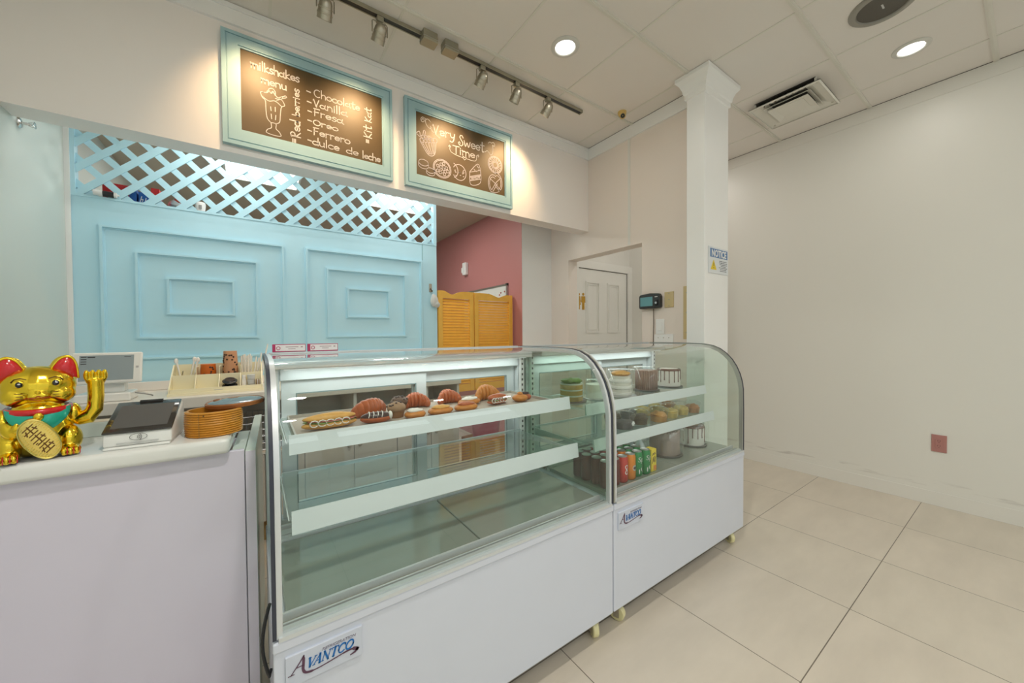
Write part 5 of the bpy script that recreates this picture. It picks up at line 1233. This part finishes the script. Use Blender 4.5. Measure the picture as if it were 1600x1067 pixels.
M_ham = mat('ham_pink', '#b5695a', 0.5, var=0.2, scale=40)
M_spot = mat('dark_chip', (0.05, 0.025, 0.02), 0.4)
def floor0(bm, z=0.0004):
    for v_ in bm.verts: v_.co.z = max(v_.co.z, z)
    return bm
def croissant(lb, x, y, s=1.0, rz=0, m=None, grp=None):
    t = thing('croissant', lb, 'pastry', (x, y, PZ), rz, grp)
    b = BM(); n = 11
    for k in range(n):
        a = -75 + 150 * k / (n - 1); rr = (0.012 + 0.020 * math.cos(R(a * 1.05))) * s
        ell(b, (0.045 * s * math.sin(R(a)), 0.026 * s * (1 - math.cos(R(a))) * 1.3 - 0.01, rr * 0.92), (0.0125 * s, rr, rr), 14, 10, E_(0, 0, -a * 0.8 + 0))
    obj('crust', floor0(wobble(b, 0.0015, 60)), m or M_crust, t, 180)
    return t
def roll_(lb, x, y, l, r, rz, filled=True, m=None, name='filled_roll'):
    t = thing(name, lb, 'pastry', (x, y, PZ), rz)
    b = BM(); ell(b, (0, 0, r * 0.62), (l / 2, r, r * 0.62), 24, 12); obj('bottom_half', floor0(wobble(b, 0.002, 40, 1)), m or M_crust2, t, 180)
    if filled:
        b = BM(); ell(b, (0, 0, r * 1.0), (l / 2 * .98, r * 1.05, r * 0.20), 26, 8); wobble(b, 0.005, 45, 2); obj('lettuce', b, M_lettuce, t, 180)
        b = BM(); ell(b, (0, -0.002, r * 1.12), (l / 2 * .93, r * 1.0, r * 0.16), 24, 8); wobble(b, 0.003, 50, 3); obj('ham', b, M_ham, t, 180)
        b = BM()
        for k in range(5): tube(b, arc(-l * .3 + l * .15 * k, 0, .010, .010, 0, 330, 8) and [(-l * .3 + l * .14 * k + .012 * math.cos(R(a)), -r * .92, r * .95 + .010 * math.sin(R(a))) for a in range(0, 340, 40)], 0.002, 5)
        obj('onion_rings', b, M_icing, t, 180)
    b = BM(); ell(b, (0, 0, r * 1.45), (l / 2 * .96, r * .95, r * 0.62), 24, 12)
    for v_ in b.verts: v_.co.z = max(v_.co.z, r * 1.2)
    obj('top_half', wobble(b, 0.002, 40, 4), m or M_crust2, t, 180)
def eclair(lb, x, y, rz):
    t = thing('eclair', lb, 'pastry', (x, y, PZ), rz)
    b = BM(); ell(b, (0, 0, 0.015), (0.052, 0.021, 0.016), 22, 12); obj('bun', floor0(wobble(b, 0.0015, 50)), M_orange, t, 180)
    b = BM(); ell(b, (0, 0, 0.022), (0.050, 0.0205, 0.015), 22, 12); obj('chocolate_icing', b, M_choc, t, 180)
    b = BM()
    for k in range(4): tube(b, [(-0.026 + 0.014 * k + 0.004 * math.sin(a), 0.0195 * math.sin(R(q)), 0.0225 + 0.0155 * math.cos(R(q))) for a, q in ((0, -95), (1, -55), (2, -15), (1, 25), (0, 65), (1, 95))], 0.0017, 6)
    obj('icing_stripes', b, M_icing, t, 180)
    b = BM(); ell(b, (0.046, 0, 0.022), (0.008, 0.016, 0.014), 12, 8); obj('cream_end', b, M_icing, t, 180)
def muffin(lb, x, y, r, m, chips=True, h=.034, icing=False):
    t = thing('muffin', lb, 'pastry', (x, y, PZ))
    obj('paper_case', lat([(0.0, 0.0004), (r * .74, 0.0004), (r * .92, h), (0.0, h)], 26, cap=False), mat('brown_case', '#8a6038', 0.6), t, 40)
    b = BM(); ell(b, (0, 0, h), (r, r, r * .62), 22, 14); wobble(b, 0.003, 45, 5); obj('dome', b, m, t, 180)
    b = BM()
    for k in range(16):
        a, e = random.uniform(0, 6.28), random.uniform(.25, 1.3); ell(b, (r * math.cos(a) * math.cos(e), r * math.sin(a) * math.cos(e), h + r * .62 * math.sin(e)), (.0042, .0042, .0036), 8, 6)
    if chips: obj('chocolate_chips', b, M_spot, t, 180)
def danish(lb, x, y, rx, ry, rz, topm, m=None, nm='danish'):
    t = thing(nm, lb, 'pastry', (x, y, PZ), rz)
    b = BM(); ell(b, (0, 0, 0.012), (rx, ry, 0.016), 26, 12); obj('base', floor0(wobble(b, 0.003, 40, 6)), m or M_crust, t, 180)
    b = BM(); ell(b, (0, 0, 0.026), (rx * .72, ry * .72, 0.008), 20, 8); wobble(b, 0.004, 60, 7); obj('topping', b, topm, t, 180)
roll_('long filled roll with lettuce and onion rings at the left end of the pastry tray', 0.195, 1.305, 0.165, 0.024, 2)
croissant('orange brown croissant behind the striped eclair', 0.345, 1.395, 1.15, 10, M_orange); croissant('orange brown croissant in the back row, left of the two behind the golden danishes', 0.540, 1.47, 1.0, 172, M_orange)
croissant('orange brown croissant in the back row, right of the two behind the golden danishes', 0.685, 1.47, 1.0, 185, M_orange)
eclair('chocolate eclair with white icing stripes on the pastry tray', 0.335, 1.290, -8)
muffin('chocolate chip muffin right of the striped eclair', 0.418, 1.335, 0.034, mat('muffin_crumb', '#9a7a5c', 0.6, var=0.3, scale=50, bump=0.2))
muffin('dark chocolate chip muffin in the back row behind the eclair', 0.468, 1.455, 0.034, mat('muffin_dark', '#5d4434', 0.6, var=0.3, scale=50, bump=0.2))
danish('flat white iced pastry in the front row, right of the chip muffin', 0.470, 1.285, 0.040, 0.030, 0, M_icing)
danish('golden oval danish in the front row, left of the glazed one', 0.572, 1.290, 0.050, 0.034, 0, M_crust2)
danish('glazed red brown danish in the middle of the front row', 0.680, 1.290, 0.050, 0.034, 0, M_orange); danish('white iced oval danish right of the glazed one', 0.745, 1.385, 0.055, 0.035, 10, M_icing)
roll_('short filled roll with lettuce at the right half of the pastry tray', 0.845, 1.320, 0.105, 0.022, 6, True, M_orange)
croissant('golden croissant behind the short filled roll', 0.86, 1.44, 1.15, 180)
t = thing('bun', 'round golden bun at the right end of the pastry tray', 'pastry', (0.962, 1.315, PZ)); b = BM(); ell(b, (0, 0, 0.016), (0.036, 0.034, 0.017), 22, 12); ell(b, (0, 0, 0.034), (0.013, 0.013, 0.010), 14, 10); obj('crust', floor0(wobble(b, 0.001, 50)), M_crust, t, 180)
danish('small dark glazed pastry at the far right end of the pastry tray', 1.020, 1.350, 0.026, 0.024, 0, M_choc, M_orange)

# ------------------------------------------------------------------ cakes and desserts
M_board = mat('black_cake_board', (0.05, 0.05, 0.052), 0.3)
M_boards = mat('silver_cake_board', (0.5, 0.5, 0.5), 0.3, 0.6)
G_dome = glass('clear_dome', (0.955, 0.965, 0.962), 1.45, 0.03, 1.6)
M_cakew = mat('white_buttercream', (0.76, 0.735, 0.68), 0.5, var=0.04, bump=0.08, bscale=80)
M_caramel = mat('caramel_drip', '#6b3f2c', 0.25, coat=0.3, var=0.1)
M_mocha = mat('mocha_buttercream', '#86685a', 0.5, var=0.12, scale=20, bump=0.1, bscale=60)
M_mocha2 = mat('taupe_buttercream', '#93827a', 0.55, var=0.08, scale=16, bump=0.1, bscale=60)
def plate_(t, r, m=None): obj('cake_board', lat([(0.0, 0.0004), (r - .004, 0.0004), (r, 0.004), (r - .002, 0.006), (0, 0.006)], 36, cap=False), m or M_board, t, 40)
def dome_(t, r, h): obj('clear_cover', lat([(r, 0.0065), (r, h - .006), (r - .006, h)], 32, cap=False) and lat([(r, 0.0065), (r, h - .006), (r - .006, h), (0.0, h + 0.001)], 32, cap=False), G_dome, t, 50)
def drip_cake(lb, x, y, z, r, h, dome=None, rough_top=False):
    t = thing('drip_cake', lb, 'cake', (x, y, z)); plate_(t, r + 0.016)
    obj('cake', lat([(0.0, 0.0065), (r, 0.0065), (r, h - .004), (r - .004, h), (0.0, h)], 40, cap=False), M_cakew, t, 40)
    b = BM(); lathe(b, [(r - .013, h - .0005), (r - .010, h + .0012), (r - .002, h + .0008), (r + .0018, h - .003), (r + .0018, h - .011), (r + .0003, h - .013)], 40, cap=False)
    for k in range(15):
        a = 2 * PI * k / 15 + random.uniform(-.06, .06); l = random.uniform(.6, .97) * (h - .02)
        tube(b, [((r + .0012) * math.cos(a), (r + .0012) * math.sin(a), h - .006 - l * q) for q in (0, .3, .7, 1)], [.0030, .0024, .0022, .0030], 8)
    if rough_top: ell(b, (0, 0, h + .004), (r * .96, r * .96, .008)); wobble(b, 0.0012, 80)
    obj('caramel_drip', b, M_caramel, t, 60)
    if dome: dome_(t, *dome)
    return t
def plain_cake(lb, x, y, z, r, h, m, dome=None, ribs=False):
    t = thing('round_cake', lb, 'cake', (x, y, z)); plate_(t, r + 0.018)
    obj('cake', lat([(0.0, 0.0065), (r, 0.0065), (r, h - .004), (r - .004, h), (0.0, h)], 44, cap=False), m, t, 40)
    b = BM()
    for k in range(30):
        a = 2 * PI * k / 30
        if ribs: tube(b, [((r + .001) * math.cos(a), (r + .001) * math.sin(a), zz_) for zz_ in (0.010, h * .5, h - .002)], .0032, 6)
        else: ell(b, ((r - .008) * math.cos(a), (r - .008) * math.sin(a), h - .001), (.008, .008, .007), 8, 6)
    obj('piped_border' if not ribs else 'chocolate_curls', b, m, t, 180)
    if dome: dome_(t, *dome)
Z1 = 0.9185
drip_cake('white cake with caramel drips on the top shelf of the farther display case', 2.245, 1.395, Z1, 0.070, 0.118)
plain_cake('ribbed mocha cake under a clear cover on the top shelf of the farther display case', 1.985, 1.385, Z1, 0.062, 0.125, mat('mocha_ribbed', '#8d6a58', 0.5, var=0.2, scale=30), (0.082, 0.145), True)
t = thing('layer_cake', 'white layered cake under a clear cover, left of the mocha cake on the top shelf', 'cake', (1.690, 1.345, Z1)); plate_(t, 0.088, M_boards)
for k in range(3):
    obj('cream_layer', lat([(0.0, 0.0065 + .036 * k), (0.058, 0.0065 + .036 * k), (0.060, 0.014 + .036 * k), (0.058, 0.024 + .036 * k), (0.0, 0.024 + .036 * k)], 36, cap=False), M_icing, t, 60)
    obj('sponge_layer', lat([(0.0, 0.0242 + .036 * k), (0.056, 0.0242 + .036 * k), (0.056, 0.042 + .036 * k), (0.0, 0.042 + .036 * k)], 36, cap=False), mat('pale_sponge', (0.70, 0.66, 0.58), 0.6), t, 60)
b = BM(); ell(b, (0, 0, 0.125), (0.052, 0.052, 0.016)); wobble(b, 0.006, 50, 9); obj('almond_topping', b, M_crust2, t, 180); dome_(t, 0.078, 0.150)
t = thing('naked_cake', 'yellow sponge cake with green leafy topping, seen through the side glass between the cases', 'cake', (1.345, 1.385, Z1)); plate_(t, 0.078, mat('brown_board', '#5a3626', 0.5))
for k in range(3):
    obj('sponge_layer', lat([(0.0, 0.0065 + .030 * k), (0.058, 0.0065 + .030 * k), (0.058, 0.029 + .030 * k), (0.0, 0.029 + .030 * k)], 36, cap=False), mat('yellow_sponge', '#c49a45', 0.6, var=0.25, scale=40), t, 60)
    obj('cream_layer', lat([(0.0, 0.0292 + .030 * k), (0.057, 0.0292 + .030 * k), (0.057, 0.0362 + .030 * k), (0.0, 0.0362 + .030 * k)], 36, cap=False), M_icing, t, 60)
b = BM(); ell(b, (0, 0, 0.106), (0.056, 0.056, 0.014)); wobble(b, 0.010, 45, 11); obj('leafy_topping', b, M_lettuce, t, 180)
t = thing('cake_box', 'white covered cake standing between the green topped cake and the layered cake', 'cake', (1.520, 1.365, Z1)); plate_(t, 0.078, M_boards)
obj('cake', lat([(0.0, 0.0065), (0.060, 0.0065), (0.060, 0.078), (0.0, 0.080)], 36, cap=False), M_icing, t, 40); dome_(t, 0.070, 0.105)
Z2 = 0.7625
def tub(lb, x, y, m, h=0.062, r=0.054, grp=None, lab=False, nuts=True):
    t = thing('dessert_tub', lb, 'dessert', (x, y, Z2), 0, grp)
    obj('filling', lat([(0.0, 0.002), (r * .80, 0.002), (r * .90, h * .55), (0.0, h * .6)], 28, cap=False), m, t, 50)
    if nuts:
        b = BM(); ell(b, (0, 0, h * .62), (r * .82, r * .82, h * .30), 18, 10); wobble(b, 0.010, 60, x * 10); obj('topping', b, m, t, 180)
    obj('clear_tub', lat([(r * .82, 0.0006), (r, h), (r + .004, h + .001), (r + .004, h + .006), (r * .9, h + .016), (r * .5, h + .024), (0.0, h + .025)], 32, cap=False), G_dome, t, 50)
    if lab:
        b = BM()
        for k in range(6): ell(b, (0.006 + .009 * math.cos(k * 1.05), -r * .97, h * .5 + .009 * math.sin(k * 1.05)), (.0045, .0018, .0045), 10, 6)
        ell(b, (0.006, -r * .97, h * .5), (.006, .002, .006), 10, 6); obj('flower_sticker', b, M_white, t, 180)
M_t1 = mat('dark_dessert', (0.13, 0.12, 0.115), 0.5, var=0.4, scale=40); M_t2 = mat('brown_dessert', '#5b4a30', 0.5, var=0.4, scale=40)
M_t3 = mat('golden_biscuit', '#c28d45', 0.5, var=0.35, scale=50, bump=0.2); M_t4 = mat('pale_gold_dessert', '#cdb468', 0.5, var=0.4, scale=50, bump=0.2); M_t5 = mat('orange_dessert', '#b17a45', 0.5, var=0.35, scale=50)
tub('dark dessert tub with a white flower sticker on the middle shelf of the farther case', 1.610, 1.262, M_t1, 0.068, 0.058, None, True, False)
tub('brown dessert tub right of the one with the flower sticker', 1.757, 1.275, M_t2); tub('golden biscuit dessert tub in the middle of the front row', 1.900, 1.245, M_t3)
tub('pale gold dessert tub right of the golden biscuit one', 2.040, 1.262, M_t4); tub('pale yellow dessert tub, second from the right end of the middle shelf', 2.172, 1.272, M_t4); tub('orange brown dessert tub at the right end of the middle shelf', 2.292, 1.262, M_t5, .058, .050)
for k, x in enumerate((1.68, 1.82, 1.96, 2.10, 2.24)): tub('dessert tub in the back row of the middle shelf of the farther case', x, 1.395, (M_t2, M_t1, M_t4, M_t4, M_t5)[k], grp='back row of dessert tubs')

# deck of the farther case: cans, bottles, carton, cakes
DZ = 0.5750
def can(lb, x, y, m, grp=None, txt=None):
    t = thing('drink_can', lb, 'can', (x, y, DZ), 0, grp); r = 0.0262; h = 0.122
    obj('body', lat([(0.0, 0.004), (r - .008, 0.0), (r - .004, 0.002), (r, 0.010), (r, h - .014), (r - .0045, h - .003)], 28, cap=False), m, t, 40)
    obj('lid', lat([(r - .0043, h - .003), (r - .003, h - .0005), (r - .0045, h), (r - .006, h - .004), (0.0, h - .004)], 24, cap=False), M_alu, t, 40)
    obj('pull_tab', bbox_(-.005, .005, -.010, .008, h - .0038, h - .0022, .0008, 1), M_alu, t)
    return t, r, h
def wrap(bm, r, a0=0.0, off=0.0006):
    for v_ in bm.verts:
        a = v_.co.x / r + a0; rr = r + off - v_.co.y * 0
        x, z = v_.co.x, v_.co.z; v_.co = Vector((rr * math.sin(a), -rr * math.cos(a), z))
    return bm
M_cola = mat('can_dark_red', '#6e2a26', 0.3, 0.3); M_canr = mat('can_red', '#c23a32', 0.3, 0.3); M_cano = mat('can_orange', '#e0872a', 0.3, 0.3); M_cang = mat('can_green', '#1f8a4e', 0.3, 0.3)
def can_text(t, s, size, z, x0, m=M_white, vert=False):
    b = text_bm(s, size, 'LEFT', 0.15, 0.0002, 0.0006); xf(b, Matrix.Rotation(R(90), 4, 'X')); xf(b, Matrix.Translation((x0, 0, z))); obj('lettering', wrap(b, 0.0262), m, t)
colx = [1.285, 1.343, 1.401, 1.459, 1.517, 1.575]; colm = [M_cola, M_cola, M_canr, M_cano, M_cang, M_cang]
front = ['dark red slim can at the left end of the front row of cans', 'dark red slim can second from the left in the front row of cans', 'bright red slim can with white lettering, left of the orange can', 'orange slim can with a round white mark', 'green slim can with white lettering directly right of the orange can', 'green slim can beside the yellow carton']
cn = ['dark red', 'dark red', 'bright red', 'orange', 'green', 'green']; cg = ['dark red cans in the back rows', 'dark red cans in the back rows', 'red cans in the back rows', 'orange cans in the back rows', 'green cans in the back rows', 'green cans in the back rows']
for i, x in enumerate(colx):
    for j in range(4):
        lb = front[i] if j == 0 else cn[i] + ' slim can with a silver lid in the rows behind the front cans'
        ct, r, h = can(lb, x + (0.006 if j % 2 else 0), 1.108 + 0.058 * j + (0.004 if i == 4 and j == 0 else 0), colm[i], None if j == 0 else cg[i])
        if j == 0:
            if i in (4, 5): can_text(ct, 'Sprite', 0.034, 0.074, -0.020)
            if i in (4, 5):
                b = BM()
                for k in range(3): ell(b, (-0.012 + .011 * k, 0, 0.028 + .010 * (k % 2)), (.003, .001, .012 - .003 * k), 10, 6)
                obj('ice_pattern', wrap(b, r), M_white, ct)
            if i == 3:
                b = BM(); lathe(b, [(0.0, -0.0004), (0.014, -0.0004), (0.014, 0.0004), (0, 0.0004)], 22, (0.002, 0, 0.058), 'Y', cap=False); obj('round_mark', wrap(b, r), M_white, ct)
                b = BM(); lathe(b, [(0.0, -0.0008), (0.007, -0.0008), (0.007, 0.0), (0, 0.0)], 18, (0.002, 0, 0.058), 'Y', cap=False); obj('mark_centre', wrap(b, r, 0, 0.0014), mat('mark_navy', '#1d2f52', 0.4), ct)
            if i == 2:
                b = BM(); tube(b, [(0.008 * math.sin(2 * q), 0, 0.062 + 0.020 * math.sin(q)) for q in [2 * PI * k / 24 for k in range(24)]], 0.0022, 6, True); obj('script_mark', wrap(b, r), M_white, ct)
M_juice = mat('carton_yellow', '#e8cf3a', 0.4, var=0.06)
t = thing('juice_carton', 'yellow juice carton standing right of the green cans', 'carton', (1.633, 1.112, DZ), 0)
obj('carton', bbox_(-0.021, 0.021, -0.016, 0.026, 0.0005, 0.112, 0.001, 1), M_juice, t)
obj('orange_fruit', bevel(bx(-0.004, 0.020, -0.0166, -0.016, 0.006, 0.030), 0.0002, 1), mat('carton_orange', '#e08a3c', 0.4), t)
b = BM(); strokes(b, [[(-.014, .042), (-.006, .072)], [(-.006, .072), (.0, .046), (.006, .076)], [(-.012, .082), (-.006, .092), (.0, .084), (.006, .094), (.012, .086)], [(.010, .046), (.014, .07)]], 0.0035, -0.0161); obj('carton_print', b, mat('carton_brown', '#6d5a12', 0.5), t)
def bottle(lb, x, y):
    t = thing('water_bottle', lb, 'bottle', (x, y, DZ), 0, 'water bottles')
    obj('bottle', lat([(0.0, 0.0005), (0.024, 0.0005), (0.027, 0.006), (0.027, 0.045), (0.025, 0.050), (0.027, 0.055), (0.027, 0.095), (0.022, 0.112), (0.012, 0.126), (0.012, 0.136)], 26, cap=False), mat('frosty_bottle', (0.55, 0.63, 0.66), 0.15, coat=0.4), t, 40)
    obj('label', lat([(0.0274, 0.056), (0.0274, 0.092)], 26, cap=False), mat('label_blue', '#9dc3d8', 0.4), t, 40)
    b = BM(); strokes(b, [[(-.012, .066), (-.006, .080), (.0, .068), (.006, .082), (.012, .07)]], 0.004, 0.0); obj('label_print', wrap(b, 0.0276), mat('label_dark_blue', '#3b73a8', 0.4), t)
    obj('cap', lat([(0.0135, 0.1362), (0.0135, 0.148), (0.0, 0.149)], 20, cap=False), M_white, t, 40)
bottle('clear water bottle with a pale blue label behind the yellow carton', 1.668, 1.205); bottle('clear water bottle with a pale blue label behind the front water bottle', 1.668, 1.275)
plain_cake('large taupe cake under a clear cover on the deck of the farther display case', 1.935, 1.230, DZ, 0.082, 0.135, M_mocha2, (0.104, 0.150))
drip_cake('cream cake with caramel drips under a clear cover, right of the taupe cake', 2.235, 1.235, DZ, 0.072, 0.122, (0.096, 0.150), True)

# things in the kitchen seen through the rear doors of the nearer case
t = thing('cardboard_box', 'brown cardboard box on the kitchen floor behind the nearer display case', 'box', (1.56, 2.62, 0.0005), 8)
M_kraft = mat('kraft_cardboard', '#9a6a38', 0.7, var=0.1, scale=10)
obj('box_body', bbox_(-0.14, 0.14, -0.15, 0.15, 0, 0.42, 0.003), M_kraft, t); obj('tape', bx(-0.025, 0.025, -0.1505, 0.1505, 0.30, 0.4208), mat('packing_tape', '#c79c63', 0.3), t)
t = thing('storage_tub', 'pink plastic tub standing on the brown cardboard box', 'tub', (1.56, 2.62, 0.4216), 8)
obj('tub', lat([(0.0, 0.001), (0.105, 0.001), (0.125, 0.16), (0.132, 0.165), (0.128, 0.172), (0.118, 0.165), (0.10, 0.012), (0.0, 0.01)], 32, cap=False), mat('pink_plastic', '#b8505c', 0.4), t, 40)
obj('paper_towel', lat([(0.02, 0.012), (0.06, 0.012), (0.06, 0.24), (0.02, 0.24)], 28), M_white, t, 40)
t = thing('paper_box', 'white and brown box on the back counter, behind the middle of the nearer display case', 'box', (0.98, 2.93, BZ + 0.0006), 4)
obj('box_body', bbox_(-0.13, 0.13, -0.12, 0.12, 0, 0.13, 0.003), M_lam, t); obj('flap', bbox_(-0.128, 0.128, -0.118, 0.02, 0.1305, 0.134, 0.001, 1), M_white, t)
